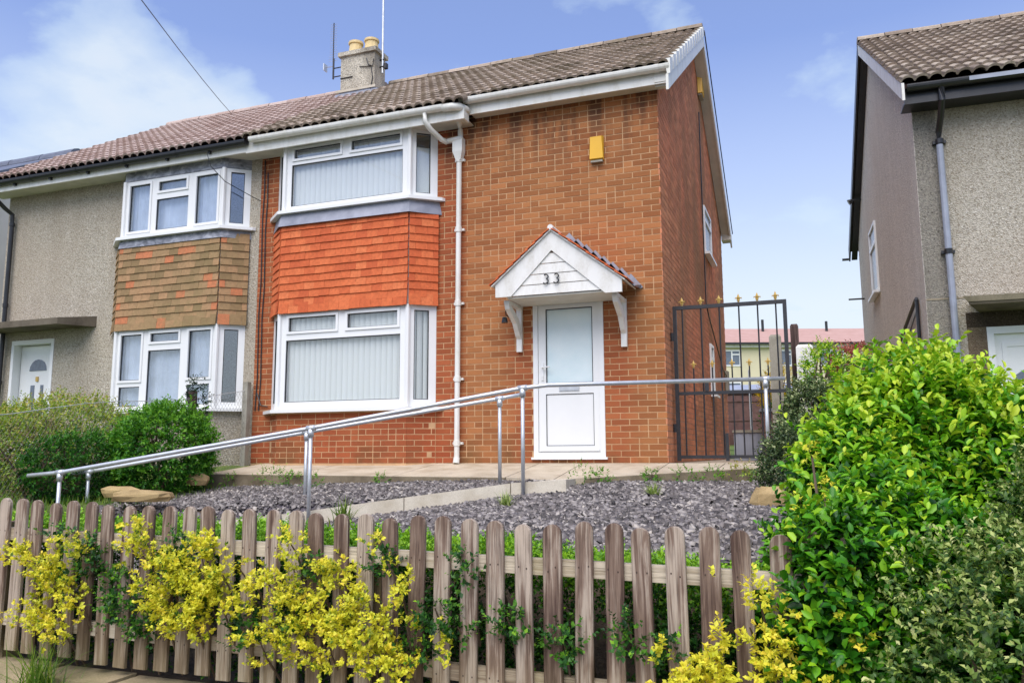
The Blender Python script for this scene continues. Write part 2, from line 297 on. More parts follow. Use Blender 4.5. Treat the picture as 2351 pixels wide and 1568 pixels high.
def npmesh(name,V,F,mats,rnd=None,smooth=False):
    me=bpy.data.meshes.new(name); nv=len(V); nf,k=F.shape
    me.vertices.add(nv); me.vertices.foreach_set('co',V.astype(np.float32).ravel())
    me.loops.add(nf*k); me.loops.foreach_set('vertex_index',F.astype(np.int32).ravel())
    me.polygons.add(nf); me.polygons.foreach_set('loop_start',np.arange(0,nf*k,k,dtype=np.int32))
    me.materials.append(mats)
    if rnd is not None: a=me.attributes.new('rnd','FLOAT','FACE'); a.data.foreach_set('value',rnd.astype(np.float32))
    if smooth: me.polygons.foreach_set('use_smooth',np.ones(nf,bool))
    me.update(calc_edges=True); me.validate(); return me
def unit(a): return a/np.maximum(np.linalg.norm(a,axis=1,keepdims=True),1e-9)
def leaf_mesh(name,P,D,Nn,size,rnd,mat,wid=.5,fold=.18,hi=False):
    """P base points, D directions, Nn normals; five corner leaf folded on its midrib"""
    n=len(P); D=unit(D); s=np.cross(D,Nn); s=unit(s); u=np.cross(s,D); L=size[:,None]
    if hi:
        f=lambda a,k,w_: P+D*L*a+s*(k*w_*L*wid*.5)+u*L*(fold*abs(k)*w_-.16*a*a)
        pts=[f(0,0,0),f(.26,1,.82),f(.26,0,0),f(.26,-1,.82),f(.66,1,.9),f(.66,0,0),f(.66,-1,.9),f(1,0,0)]
        V=np.stack(pts,1).reshape(-1,3); i=np.arange(n)[:,None]*8
        F=np.concatenate([i+q for q in ([0,2,1],[0,3,2],[1,2,5],[1,5,4],[2,3,6],[2,6,5],[4,5,7],[5,6,7])],1).reshape(-1,3)
        return npmesh(name,V,F,mat,np.repeat(rnd,8),True)
    b=P; t=P+D*L-u*L*.12; mc=P+D*L*.45; w=L*wid*.5
    ml=mc+s*w+u*L*fold; mr=mc-s*w+u*L*fold
    V=np.stack([b,ml,mc,mr,t],1).reshape(-1,3); i=np.arange(n)[:,None]*5
    F=np.concatenate([i+[0,2,1],i+[0,3,2],i+[1,2,4],i+[2,3,4]],1).reshape(-1,3)
    return npmesh(name,V,F,mat,np.repeat(rnd,4))
def twigs(bases,dirs,nl,length,lsize,seed,tipbias=.0,spread=.9,base_rnd=None,noise_=.18):
    """leafy shoots: returns leaf arrays"""
    g=np.random.default_rng(seed); n=len(bases); dirs=unit(dirs)
    T=np.tile(np.linspace(.15,1,nl),n); B=np.repeat(bases,nl,0); Dd=np.repeat(dirs,nl,0); ln=np.repeat(length*g.uniform(.6,1.25,n),nl)
    P=B+Dd*(T*ln)[:,None]
    rv=unit(g.normal(size=(n*nl,3))); rad=unit(rv-Dd*(rv*Dd).sum(1,keepdims=True))
    D=Dd*(.35+.5*T[:,None])+rad*spread+np.array([0,0,.12]); Nn=unit(Dd*.7+np.array([0,0,.8])+.35*g.normal(size=(n*nl,3)))
    sz=lsize*g.uniform(.65,1.2,n*nl)*(1.05-.35*T)
    br=np.repeat(base_rnd if base_rnd is not None else g.uniform(.2,.7,n),nl)
    r=np.clip(br+tipbias*(T-.5)+noise_*g.normal(size=n*nl),0,1)
    return P,D,Nn,sz,r
def lump(g,n,lo,hi): return g.uniform(lo,hi,n)
def shrub(name,label,cat,c,rad,ntw,nl,tl,ls,mat,seed,tip=.3,lo=.15,hi=.75,group=None,zmin=None,up=.35,shell=.55,stem=True,lumps=9,wid=.5,flat_base=None):
    g=np.random.default_rng(seed); c=np.array(c,float); rad=np.array(rad,float)
    d=unit(g.normal(size=(ntw,3))); k=g.uniform(shell,1,ntw)**.6
    lc=unit(g.normal(size=(lumps,3))); amp=g.uniform(-.22,.18,lumps); am=(np.exp(-((d[:,None,:]-lc[None])**2).sum(2)/.22)*amp).sum(1)
    P=c+d*rad*(k*(1+am))[:,None]
    if zmin is not None: ok=P[:,2]>zmin; P=P[ok]; d=d[ok]; k=k[ok]
    n=len(P); dr=d/rad*rad.mean()*.8+np.array([0,0,up])+.45*g.normal(size=(n,3))
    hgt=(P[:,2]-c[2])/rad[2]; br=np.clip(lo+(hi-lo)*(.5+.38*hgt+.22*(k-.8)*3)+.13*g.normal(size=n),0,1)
    A=twigs(P,dr,nl,tl,ls,seed+1,tip,base_rnd=br)
    t=thing(name,label,cat,(c[0],c[1],c[2]-rad[2]),0,group)
    link('foliage',leaf_mesh('foliage',*A,mat,wid=wid),t)
    if stem:
        b=MB(); z0=c[2]-rad[2]*1.05
        for i in range(7):
            a=unit(g.normal(size=(1,3)))[0]; a[2]=abs(a[2])+.5; e=c+a*rad*.55; s0=np.array([c[0]+g.uniform(-.08,.08),c[1]+g.uniform(-.08,.08),z0]); mid=(s0+e)/2+g.normal(size=3)*.04
            b.tube([s0,mid,e],[.02,.014,.006],5)
        obj('stem',b,STEM,t)
    return t
def blades(name,label,cat,x,y,z,n,h,mat,seed,spread=.5,w=.008,group=None):
    g=np.random.default_rng(seed); ang=g.uniform(0,2*pi,n); L=h*g.uniform(.6,1.2,n); lean=g.uniform(.15,1,n)*spread
    b0=np.stack([x+g.normal(size=n)*h*.12,y+g.normal(size=n)*h*.12,np.full(n,z-.01)],1); dx=np.stack([np.cos(ang),np.sin(ang),0*ang],1); sd=np.stack([-np.sin(ang),np.cos(ang),0*ang],1)
    pts=[]
    for t in (0,.35,.7,1.): 
        c=b0+dx*(L*lean*t*t)[:,None]+np.array([0,0,1])*(L*(t-.42*lean*t*t))[:,None]; wd=w*(1-t)**.6*(1 if t<1 else 0)
        pts+= [c-sd*wd/2,c+sd*wd/2]
    V=np.stack(pts,1).reshape(-1,3); i=np.arange(n)[:,None]*8
    F=np.concatenate([i+[0,1,3,2],i+[2,3,5,4],i+[4,5,7,6]],1).reshape(-1,4)
    o=link(name,npmesh(name,V,F,mat,np.repeat(g.uniform(0,1,n),3)))
    if label: tag(o,label,cat,group)
    return o

# ------------------------------------------------------------------ ground
def sstep(a,b,x): t=np.clip((x-a)/(b-a),0,1); return t*t*(3-2*t)
def near_y(x): return np.interp(x,[-6.1,-3.0,-.95,-.75],[-3.40,-2.83,-2.25,-2.2])   # near rail line of the ramp
def kerb_z(x): return np.interp(x,[-6.1,-3.0,-1.9,-.95,-.4],[-.78,-.425,-.265,-.14,-.125])
def garden_z(x,y):
    x=np.asarray(x,float); y=np.asarray(y,float)
    zn=-.215-.035*sstep(-.2,-.9,x)-.055*(-1.3-y)-.13*np.maximum(0,-1.-x)*sstep(-1.2,-2.4,y)
    zf=-.215-.10*(-1.3-y)-.03*np.maximum(0,-2-x)
    far=sstep(-.12,.12,(y-near_y(x))-.22)*(x<-.9)
    z=zn*(1-far)+zf*far
    left=sstep(-5.2,-6.0,x); z=z*(1-left)+(-.36-.03*(-1.5-y))*left
    right=sstep(1.5,3.,x); z=z-right*.15
    z=z+(-1.03-z)*sstep(-5.45,-5.8,y)
    return z
def ground_z(x,y):
    x=np.asarray(x,float); y=np.asarray(y,float)
    z=np.where(y<-6.36,-1.62,garden_z(x,np.clip(y,-6.3,-1.)))
    back=-.03+.035*np.maximum(0,y-8)+.05*np.maximum(0,y-22)
    k=sstep(-.9,-.1,y); z=np.where(y>-1.,z*(1-k)+back*k,z)
    z=np.where(y>55,back[...] if np.ndim(back)==0 else np.minimum(back,4.2),z)
    return z
xs=np.concatenate([[-900,-400,-150,-60,-30,-20],np.linspace(-14,7,85),[12,20,40,90,200,500,900]])
ys=np.concatenate([[-900,-300,-90,-40,-20,-12,-8,-6.42,-6.37,-6.3],np.linspace(-6.2,0,50),[.5,1.5,3,5,8,12,17,22,30,40,52,60,90,200,500,900]])
X,Y=np.meshgrid(xs,ys); Z=ground_z(X,Y)
V=np.stack([X,Y,Z],2).reshape(-1,3); nx=len(xs); I=(np.arange(len(ys)-1)[:,None]*nx+np.arange(nx-1)[None]).ravel()
F=np.stack([I,I+1,I+nx+1,I+nx],1)
g=link('ground',npmesh('ground',V,F,LAWN,smooth=False)); g['kind']='structure'
me=g.data; me.materials.append(SOIL); me.materials.append(ASPH)
cy=V[F].mean(1); mi=np.where(cy[:,1]<-6.3,2,np.where((cy[:,1]<-.5)&(cy[:,0]>-5.5)&(cy[:,0]<2.4),1,0)); me.polygons.foreach_set('material_index',mi.astype(np.int32))
b=MB()
for i in range(26):  # pavement flags in front of the wall
    b.box(-12+i*.92,-12+i*.92+.905,-8.3,-6.47,-1.64,-1.60,0,random.random())
struct('pavement',b,CONC)
# path along the house
def ped(x): return np.interp(x,[-5.72,-1.05,-.9,1.1],[-1.2,-1.2,-1.22,-.92])
def pez(x): return np.interp(x,[-5.72,-1.6,-1.05,.65,1.1],[-.118,-.14,-.165,-.06,-.035])
b=MB(); px=[-5.72,-4.4,-3.0,-1.6,-1.05,0,.65,1.1,2.7]
for a,c in zip(px[:-1],px[1:]):
    a2=a+.006; c2=c-.006
    b.hexa([(a2,ped(a),pez(a)-.16),(c2,ped(c),pez(c)-.16),(c2,-.001,-.2),(a2,-.001,-.2),(a2,ped(a),pez(a)),(c2,ped(c),pez(c)),(c2,-.001,0),(a2,-.001,0)])
b.box(.002,2.9,.0,9,-.2,-.004)
struct('path',b,CONC)
b=MB()
for a,c in zip(px[:4]+[-.7]+px[5:7],px[1:4]+[-1.62]+px[6:8]):
    if c<a: continue
    b.hexa([(a,ped(a)-.028,pez(a)-.2),(c,ped(c)-.028,pez(c)-.2),(c,ped(c)-.002,pez(c)-.2),(a,ped(a)-.002,pez(a)-.2),(a,ped(a)-.022,pez(a)-.006),(c,ped(c)-.022,pez(c)-.006),(c,ped(c)-.002,pez(c)-.006),(a,ped(a)-.002,pez(a)-.006)])
struct('path_edge',b,CONCD)
# ramp: surface and kerb
rx=[-6.0,-5.0,-4.0,-3.0,-1.9,-.95,-.75]
b=MB()
for a,c in zip(rx[:-1],rx[1:]):
    ya,yc=near_y(a)+.17,near_y(c)+.17; za,zc_=kerb_z(a)-.012,kerb_z(c)-.012
    fa,fc=min(ya+.66,-1.17),min(yc+.66,-1.17)
    b.hexa([(a,ya,za-.3),(c,yc,zc_-.3),(c,fc,zc_-.3),(a,fa,za-.3),(a,ya,za),(c,yc,zc_),(c,fc,zc_),(a,fa,za)])
struct('ramp',b,KERB)
kb=thing('ramp_kerb','pale concrete kerb blocks edging the sloping ramp','kerb',(-3.0,-2.75,-.6))
kx=[-5.9,-5.0,-4.1,-3.2,-2.15,-1.15,-.62]
for a,c in zip(kx[:-1],kx[1:]):
    p=[]
    for dz in (-.3,0):
        for x_,o_ in ((a+.005,.06),(c-.005,.06),(c-.005,.165),(a+.005,.165)): p.append((x_,float(near_y(x_))+o_,float(kerb_z(x_))+dz))
    obj('kerb_block',MB().hexa(p),KERB,kb)
# slate beds
def poly_in(x,y): return (x>-5.6)&(x<1.55)&(y<ped(x)-.03)&(y>-5.38)&~((y>near_y(x)+.04)&(y<near_y(x)+.18)&(x<-.6))
gx=np.linspace(-5.7,1.7,75); gy=np.linspace(-5.8,-1.15,48); GX,GY=np.meshgrid(gx,gy); GZ=garden_z(GX,GY)+.012
V=np.stack([GX,GY,GZ],2).reshape(-1,3); I=(np.arange(47)[:,None]*75+np.arange(74)[None]).ravel(); F=np.stack([I,I+1,I+76,I+75],1)
cc=V[F].mean(1); F=F[poly_in(cc[:,0],cc[:,1])]
o=link('gravel_bed',npmesh('gravel_bed',V,F,SLATEB)); o['kind']='structure'
N=60000; x=rng.uniform(-5.6,1.55,N); y=-5.38+4.23*rng.uniform(0,1,N)**.85; k=poly_in(x,y); x=x[k];y=y[k]; n=len(x)
z=garden_z(x,y)+.012+rng.uniform(0,.022,n); a=rng.uniform(0,2*pi,n); L=rng.uniform(.013,.036,n); Wd=L*rng.uniform(.4,.8,n); H=L*rng.uniform(.2,.45,n)
tilt=rng.normal(size=(n,2))*.35
base=np.array([(-1,-.6),(.2,-1),(1,-.3),(.7,.8),(-.6,1)])
vv=[]
for zz_,sc in ((-1,1.),(1,.82)):
    for bx,by in base:
        lx=bx*L*sc*rng.uniform(.8,1.1,n); ly=by*Wd*sc*rng.uniform(.8,1.1,n); lz=zz_*H+tilt[:,0]*lx+tilt[:,1]*ly
        vv.append(np.stack([x+lx*np.cos(a)-ly*np.sin(a),y+lx*np.sin(a)+ly*np.cos(a),z+lz],1))
V=np.stack(vv,1).reshape(-1,3); i=np.arange(n)[:,None]*10
F=np.concatenate([i+[5,6,7],i+[5,7,8],i+[5,8,9]]+[i+[q,(q+1)%5,5+(q+1)%5] for q in range(5)]+[i+[q,5+(q+1)%5,5+q] for q in range(5)],1).reshape(-1,3)
o=link('gravel',npmesh('gravel',V,F,SLATE,np.repeat(rng.uniform(0,1,n),13))); o['kind']='stuff'; o['label']='loose plum slate chippings spread over the front garden'

# ------------------------------------------------------------------ brick laying
BV=[]
def brick_mesh(w,mat,key,cache={}):
    k=(round(w,3),mat.name,key)
    if k not in cache:
        b=MB(); h=.0318; d=.006; e=.0025
        b.hexa([(-w/2,0,-h),(w/2,0,-h),(w/2,.02,-h),(-w/2,.02,-h),(-w/2,0,h),(w/2,0,h),(w/2,.02,h),(-w/2,.02,h)],0,(key+.5)/8)
        cache[k]=mesh('brick',b,mat)
    return cache[k]
def courses(z0,z1,runs,ends=None):
    """runs(zmid)-> list of (a,b) spans; yields (a,b,zmid)"""
    out=[]; k=0; z=z0
    while z+.05<z1:
        zm=z+.0375+.0; off=(k%2)*.1125
        for a,b in runs(zm):
            j=math.floor((a-off)/.225)
            while j*.225+off<b:
                s=max(a,j*.225+off); e=min(b,(j+1)*.225+off-.012); j+=1
                if e-s>.03:
                    if e-s>.2 and random.random()<.14:
                        out.append((s,s+.100,zm)); out.append((s+.1125,e,zm))
                    else: out.append((s,e,zm))
        z+=.075; k+=1
    return out
# spans along a wall line: P0 + s*dir, outward normal nrm
def place_bricks(lst,P0,dir_,nrm,parent,mat,indiv,rest):
    """lst of (a,b,z) ; nearest ones become single objects"""
    P0=Vector(P0); dv=Vector(dir_).normalized(); nv=Vector(nrm).normalized()
    for (a,b_,z) in lst:
        c=P0+dv*((a+b_)/2)+Vector((0,0,z)); j=random.uniform(-.0015,.0015)
        rest.append((c,dv,nv,b_-a,j,mat,parent))
def brick_matrix(c,dv,nv,j): 
    m=Matrix.Identity(4); y=-nv
    for i in range(3): m[i][0]=dv[i]; m[i][1]=y[i]; m[i][2]=(0,0,1)[i]; m[i][3]=(c+nv*j)[i]
    return m
CAMP=Vector((1.61,-9.64,.107))
def finish_bricks(items,keep,parent,mats):
    items.sort(key=lambda t:(t[0]-CAMP).length-(1.2 if t[3]>.15 else 0))
    for c,dv,nv,w,j,mat,par in items[:keep]:
        w=.213 if abs(w-.213)<.004 else (.100 if abs(w-.100)<.005 else round(w,2))
        link('brick',brick_mesh(w,mat,random.randrange(8)),par,mw=brick_matrix(c,dv,nv,j))
    vs_=[];fs=[];rs=[];ms=[]; mi={m.name:i for i,m in enumerate(mats)}; b=MB()
    for c,dv,nv,w,j,mat,par in items[keep:]:
        p=[]; f=c+nv*j
        for zz_ in (-.0318,.0318):
            for s_,q in ((-w/2,0),(w/2,0),(w/2,-.02),(-w/2,-.02)): p.append(f+dv*s_+nv*q+Vector((0,0,zz_)))
        b.hexa(p,mi[mat.name],random.random())
    obj('brickwork',b,mats,parent,kind='stuff')

# ------------------------------------------------------------------ window builder
def frame_cells(b,P0,dv,nv,s0,s1,z0,z1,cells,d0,d1,m=0):
    """solid grid with openings; depth from d0 to d1 along the outward normal"""
    ss=sorted({s0,s1,*[c[0] for c in cells],*[c[1] for c in cells]}); zs=sorted({z0,z1,*[c[2] for c in cells],*[c[3] for c in cells]})
    for i in range(len(ss)-1):
        run=None
        for k in range(len(zs)):
            inside=False
            if k<len(zs)-1:
                sm=(ss[i]+ss[i+1])/2; zm=(zs[k]+zs[k+1])/2; inside=any(c[0]<sm<c[1] and c[2]<zm<c[3] for c in cells)
            if k<len(zs)-1 and not inside:
                if run is None: run=zs[k]
            elif run is not None:
                p=[]
                for z in (run,zs[k]):
                    for s,d in ((ss[i],d1),(ss[i+1],d1),(ss[i+1],d0),(ss[i],d0)): p.append(P0+dv*s+nv*d+Vector((0,0,z)))
                b.hexa(p,m); run=None
def ring(b,P0,dv,nv,c,t,d0,d1,m=0,inner=True):
    s0,s1,z0,z1=c
    o=(s0,s1,z0,z1); i=(s0+t,s1-t,z0+t,z1-t)
    frame_cells(b,P0,dv,nv,o[0],o[1],o[2],o[3],[i],d0,d1,m)
def window(parent,A,B,z0,z1,cells,sash=(),glass=None,post=None,name='bay_window',sub=None):
    """cells as fractions (s0,s1,z0,z1, z from the top) of the panel A->B; returns the frame part"""
    A=Vector((*A,0)); B=Vector((*B,0)); dv=(B-A).normalized(); L=(B-A).length; nv=Vector((dv.y,-dv.x,0)); H=z1-z0
    C=[(c[0]*L,c[1]*L,z1-c[3]*H,z1-c[2]*H) for c in cells]
    b=MB(); frame_cells(b,A,dv,nv,0,L,z0,z1,C,-.07,0)
    for i in sash:
        s0,s1,a,c=C[i]; frame_cells(b,A,dv,nv,s0-.035,s1+.035,a-.035,c+.035,[(s0,s1,a,c)],.0005,.016)
    fr=obj('window_frame',b,UPVC,parent) if sub is None else obj('frame_bar',b,UPVC,sub)
    host=fr if sub is None else sub
    gk=MB()
    for c in C:
        ring(gk,A,dv,nv,c,.009,-.03,-.008)
        pb=MB(); p=[]
        for z in (c[2]+.004,c[3]-.004):
            for s,d in ((c[0]+.004,-.026),(c[1]-.004,-.026),(c[1]-.004,-.032),(c[0]+.004,-.032)): p.append(A+dv*s+nv*d+Vector((0,0,z)))
        obj('pane',pb.hexa(p),glass or GLASS,host)
    obj('gasket',gk,GASK,host)
    return fr,A,dv,nv,L
def blind(parent,A,dv,nv,L,z0,z1,gap,seed,ang=.45,s0=.03):
    g=random.Random(seed); n=int((L-2*s0)/gap); sl=[]
    b=MB(); ar=[(-.044+.022*q,.011*math.cos((q-2)*.62)) for q in range(5)]
    for (xa,ya),(xb,yb) in zip(ar[:-1],ar[1:]): b.face([(xa,-ya,0),(xb,-yb,0),(xb,-yb,z1-z0),(xa,-ya,z1-z0)])
    me=mesh('blind_slat',b,SLAT); az=math.atan2(dv.y,dv.x)
    for i in range(n):
        p=A+dv*(s0+gap*(i+.5))-nv*.095; link('blind_slat',me,parent,mw=Matrix.Translation((p.x,p.y,z0))@Matrix.Rotation(az+ang+g.uniform(-.05,.05),4,'Z'))
    b=MB(); p=[]
    for z in (z1,z1+.04):
        for s,d in ((s0,-.12),(L-s0,-.12),(L-s0,-.16),(s0,-.16)): p.append(A+dv*s+nv*d+Vector((0,0,z)))
    obj('blind_rail',b.hexa(p),UPVC,parent)

# ------------------------------------------------------------------ roof tiles
def tile_mesh(w,L,r,mat,cache={}):
    k=(w,r,mat.name)
    if k in cache: return cache[k]
    b=MB(); n=20; prof=[]
    for i in range(n+1):
        u=i/n; ph=(u*2)%1 if i<n else 0.0; q=.0 if ph<.14 else math.sin((ph-.14)/.86*pi)**.42
        prof.append((u*w,.046*q))
    for i in range(n):
        (x0,h0),(x1,h1)=prof[i],prof[i+1]
        b.face([(x0,0,h0+.040),(x1,0,h1+.040),(x1,L,h1*.9+.004),(x0,L,h0*.9+.004)],0,r if min(h0,h1)>.012 else .0)  # channel faces take the darkest tone: shade beside the rolls painted in
        b.face([(x0,0,max(0,h0)+.012),(x1,0,max(0,h1)+.012),(x1,0,h1+.040),(x0,0,h0+.040)],0,r)
    b.face([(0,0,.012),(0,0,.04),(0,L,.004),(0,L,0)],0,r); b.face([(w,0,.012),(w,L,0),(w,L,.004),(w,0,.04)],0,r)
    me=mesh('roof_tile',b,mat); cache[k]=me; return me
def tiled_slope(parent,x0,x1,y0,z0,yr,zr,mat,w=.30,gauge=.335,extra=None,keep=300,visible=None):
    """x0..x1 along the eave, eave at (y0,z0), ridge at (yr,zr) ; extra=(xa,xb,drop) one further part course"""
    th=math.atan2(zr-z0,yr-y0); SL=math.hypot(zr-z0,yr-y0); rows=int(round(SL/gauge)); gg=SL/rows; cols=max(1,int(round((x1-x0)/w))); ww=(x1-x0)/cols
    R=Matrix.Rotation(th,4,'X'); lst=[]
    for r in range(rows):
        for c in range(cols): lst.append((x0+c*ww,r*gg))
    if extra:
        for c in range(cols):
            xx=x0+c*ww
            if extra[0]-.01<=xx+ww*.5<=extra[1]: lst.append((xx,-extra[2]))
    lst.sort(key=lambda t:t[1]-.15*t[0] if visible is None else visible(*t))
    b=MB()
    for i,(xx,v) in enumerate(lst):
        ml=Matrix.Translation((xx,y0+v*math.cos(th),z0+v*math.sin(th)))@R@Matrix.Rotation(random.uniform(-.006,.006),4,'Z')@Matrix.Translation((0,random.uniform(-.006,.006),random.uniform(-.002,.003)))
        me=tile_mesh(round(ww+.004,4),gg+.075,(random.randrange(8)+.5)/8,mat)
        if i<keep: link('roof_tile',me,parent,mw=ml)
        else:
            o=len(b.v); b.v+=[tuple(ml@q.co) for q in me.vertices]; b.f+=[tuple(o+q for q in p.vertices) for p in me.polygons]; b.m+=[0]*len(me.polygons); b.r+=[random.random()]*len(me.polygons)
    if b.v: obj('roof_tiling',b,mat,parent,kind='stuff')
    return th
def ridge(parent,x0,x1,y,z,mat,n=None,rad=.105,L=.42):
    n=max(1,int((x1-x0)/L)); l=(x1-x0)/n
    for i in range(n):
        b=MB(); k=7; a=x0+i*l; e=a+l-.012
        for j in range(k):
            t0,t1=pi*j/k,pi*(j+1)/k
            for ra,xa,xb in ((rad+(.004 if i%2 else 0),a,e),):
                p0=(y-math.cos(t0)*ra*1.25,z+math.sin(t0)*ra-.03); p1=(y-math.cos(t1)*ra*1.25,z+math.sin(t1)*ra-.03)
                b.face([(xa,*p0),(xb,*p0),(xb,*p1),(xa,*p1)],0,random.random() if j==0 else b.r[-1])
        for xx in (a,e): b.face([(xx,y-math.cos(pi*j/k)*rad*1.25,z+math.sin(pi*j/k)*rad-.03) for j in range(k+1)])
        obj('ridge_tile',b,mat,parent,smooth=False)
def plain_tiles(parent,A,B,nv,z0,z1,mat,rowsn,tw=.165,seed=3,kick=.03):
    """tile hanging on the face A->B"""
    g=random.Random(seed); A=Vector((*A,0)); B=Vector((*B,0)); dv=(B-A).normalized(); L=(B-A).length; nv=Vector((*nv,0)).normalized(); gz=(z1-z0)/rowsn
    az=math.atan2(dv.y,dv.x); cache={}
    for r in range(rowsn):
        zb=z0+r*gz; off=(r%2)*tw/2; s=-off
        kk=.014 if r==0 else 0 
        while s<L-.004:
            a=max(0,s)+.0012; e=min(L,s+tw)-.0012; s+=tw
            if e-a<.02: continue
            w=round(e-a,3); key=(w,g.randrange(9))
            if key not in cache:
                b=MB(); h=gz+.045; t=.014
                b.hexa([(0,-t-.022,0),(w,-t-.022,0),(w,-.022,0),(0,-.022,0),(0,-t-.002,h),(w,-t-.002,h),(w,-.002,h),(0,-.002,h)],0,(key[1]+.5)/9); cache[key]=mesh('tile',b,mat)
            p=A+dv*a+nv*(kk+g.uniform(-.002,.002)); link('tile',cache[key],parent,mw=Matrix.Translation((p.x,p.y,zb+g.uniform(-.003,.003)))@Matrix.Rotation(az,4,'Z')@Matrix.Rotation(g.uniform(-.008,.008),4,'Y'))

# ================================================================== number 33: the brick house
H33=thing('brick_house','orange brick house with red tile hung bay and white front door','house',(-2.98,3.7,0))
EY,EZ,RY,RZ=-.29,4.79,3.72,7.316
wall=MB()
bay=[(-5.64,0),(-5.36,-.24),(-3.34,-.24),(-3.04,0)]
X0=-5.96
# inner leaf with openings (bricks stand proud of it)
frame_cells(wall,Vector((X0,0,0)),Vector((1,0,0)),Vector((0,-1,0)),0,5.96-.008,-.3,4.66,[(.32,2.92,-.25,4.6),(-1.672-X0,-.755-X0,.07,2.10)],-.25,-.0035)
wl=obj('front_wall',wall,MORT,H33)
gw=MB()
gw.prism([(-.004,.004,-.3),(-.004,7.44,-.3),(-.004,7.44,4.7),(-.004,RY,7.16),(-.004,.004,4.7)],(-.0035,0,0)); gw.box(-.24,-.009,.26,7.43,-.3,4.6); gw.prism([(-.009,.27,4.6),(-.009,7.42,4.6),(-.009,RY,7.0)],(-.2,0,0))
gl=obj('gable_wall',gw,MORTS,H33)
b=MB(); b.prism([(X0+.25,.26,-.3),(X0+.25,7.2,-.3),(X0+.25,7.2,4.7),(X0+.25,RY,7.1),(X0+.25,.26,4.7)],(-.25,0,0)); b.box(X0+.26,-.25,7.2,7.44,-.3,4.7)
b.box(X0+.26,-.25,.26,7.19,2.40,2.55); b.box(X0+.26,-.25,.26,7.19,-.3,.05); b.box(X0+.26,-.25,.26,7.19,4.55,4.66)
b.box(X0+.26,-.25,2.9,3.0,.06,2.39); b.box(X0+.26,-.25,2.9,3.0,2.56,4.54)
obj('inner_structure',b,PLAST,H33)
items=[]
def runs33(z):
    out=[(X0,-5.645)]
    rs_=[(-3.035,0)]
    if .07<z<2.10: rs_=[(-3.035,-1.677),(-.750,0)]
    return out+rs_
fr_l=courses(0,4.66,runs33)
place_bricks(fr_l,(0,0,0),(1,0,0),(0,-1,0),wl,MB_,None,items)
# bay plinth
bp=MB(); bp.prism([(-5.64,-.0,-.25),(-5.357,-.2365,-.25),(-3.343,-.2365,-.25),(-3.04,-.0,-.25),(-3.04,.1,-.25),(-5.64,.1,-.25)][::-1],(0,0,.955))
plinth=obj('bay_plinth',bp,MORT,H33)
pl=courses(0,.70,lambda z:[(-5.36,-3.34)]); place_bricks(pl,(0,-.24,0),(1,0,0),(0,-1,0),plinth,MB_,None,items)
for A,B in ((bay[0],bay[1]),(bay[2],bay[3])):
    A=Vector((*A,0));B=Vector((*B,0)); dv=(B-A).normalized(); nv=Vector((dv.y,-dv.x,0)); place_bricks(courses(0,.70,lambda z:[(.003,(B-A).length-.003)]),A,dv,nv,plinth,MB_,None,items)
finish_bricks(items,300,wl,[MB_])
gi=[]
def runsg(z):
    e=4.7; 
    if z<4.62: return [(0.0,7.44)]
    t=(z+.05-4.7)/(7.16-4.7); return [(max(0,t)*RY+.02,7.44-max(0,t)*RY-.02)] if t<.97 else []
place_bricks(courses(0,7.1,runsg),(0,0,0),(0,1,0),(1,0,0),gl,MBS,None,gi)
finish_bricks(gi,60,gl,[MBS])
# bay mid section with hung tiles
b=MB(); b.prism([(-5.64,0,2.09),(-5.36,-.235,2.09),(-3.34,-.235,2.09),(-3.04,0,2.09),(-3.04,.1,2.09),(-5.64,.1,2.09)][::-1],(0,0,1.46))
th33=obj('tile_hanging',b,WOODW,H33)
nl=Vector((-.24,-.28)).normalized(); nr=Vector((.24,-.30)).normalized()
bo=.012
plain_tiles(th33,(-5.365,-.24-bo),(-3.335,-.24-bo),(0,-1),2.075,3.375,THANG,12,seed=5)
plain_tiles(th33,(-5.66,-.006),(-5.368,-.256),(nl.x,nl.y),2.075,3.375,THANG,12,seed=6)
plain_tiles(th33,(-3.332,-.256),(-3.02,-.006),(nr.x,nr.y),2.075,3.375,THANG,12,seed=7)
# lead apron below the upper window
def bay_band(name,mat,parent,z0,z1,o0,o1,w=bay,label=None):
    """sloped band round the bay: offset o0 at the bottom, o1 at the top"""
    def off(o): return [(w[0][0]-o*.9,.0),(w[1][0]-o*.42,w[1][1]-o),(w[2][0]+o*.42,w[2][1]-o),(w[3][0]+o*.9,.0)]
    A,B=off(o0),off(o1); b=MB()
    for i in range(3):
        p=[(*A[i],z0),(*A[i+1],z0),(*B[i+1],z1),(*B[i],z1)]; q=[(x_*.999-.003 if i==0 else x_,y_+.02,z_) for x_,y_,z_ in p]
        b.hexa([p[0],p[1],q[1],q[0],p[3],p[2],q[2],q[3]])
    return obj(name,b,mat,parent)
bay_band('lead_flashing',LEADS,th33,3.335,3.535,.080,.034)
def sill(parent,z,w,o=.10,h=.045,mat=UPVC):
    b=MB(); b.prism([(w[0][0]-.12,-.004,z),(w[0][0]-.10,-.05,z),(w[1][0]-.04,w[1][1]-o,z),(w[2][0]+.04,w[2][1]-o,z),(w[3][0]+.10,-.05,z),(w[3][0]+.12,-.004,z)][::-1],(0,0,h)); return obj('window_sill',b,mat,parent)
F33=[(.075,.455,.050,.195),(.545,.925,.050,.195),(.055,.945,.285,.925)]
SD=[(.22,.74,.05,.93)]
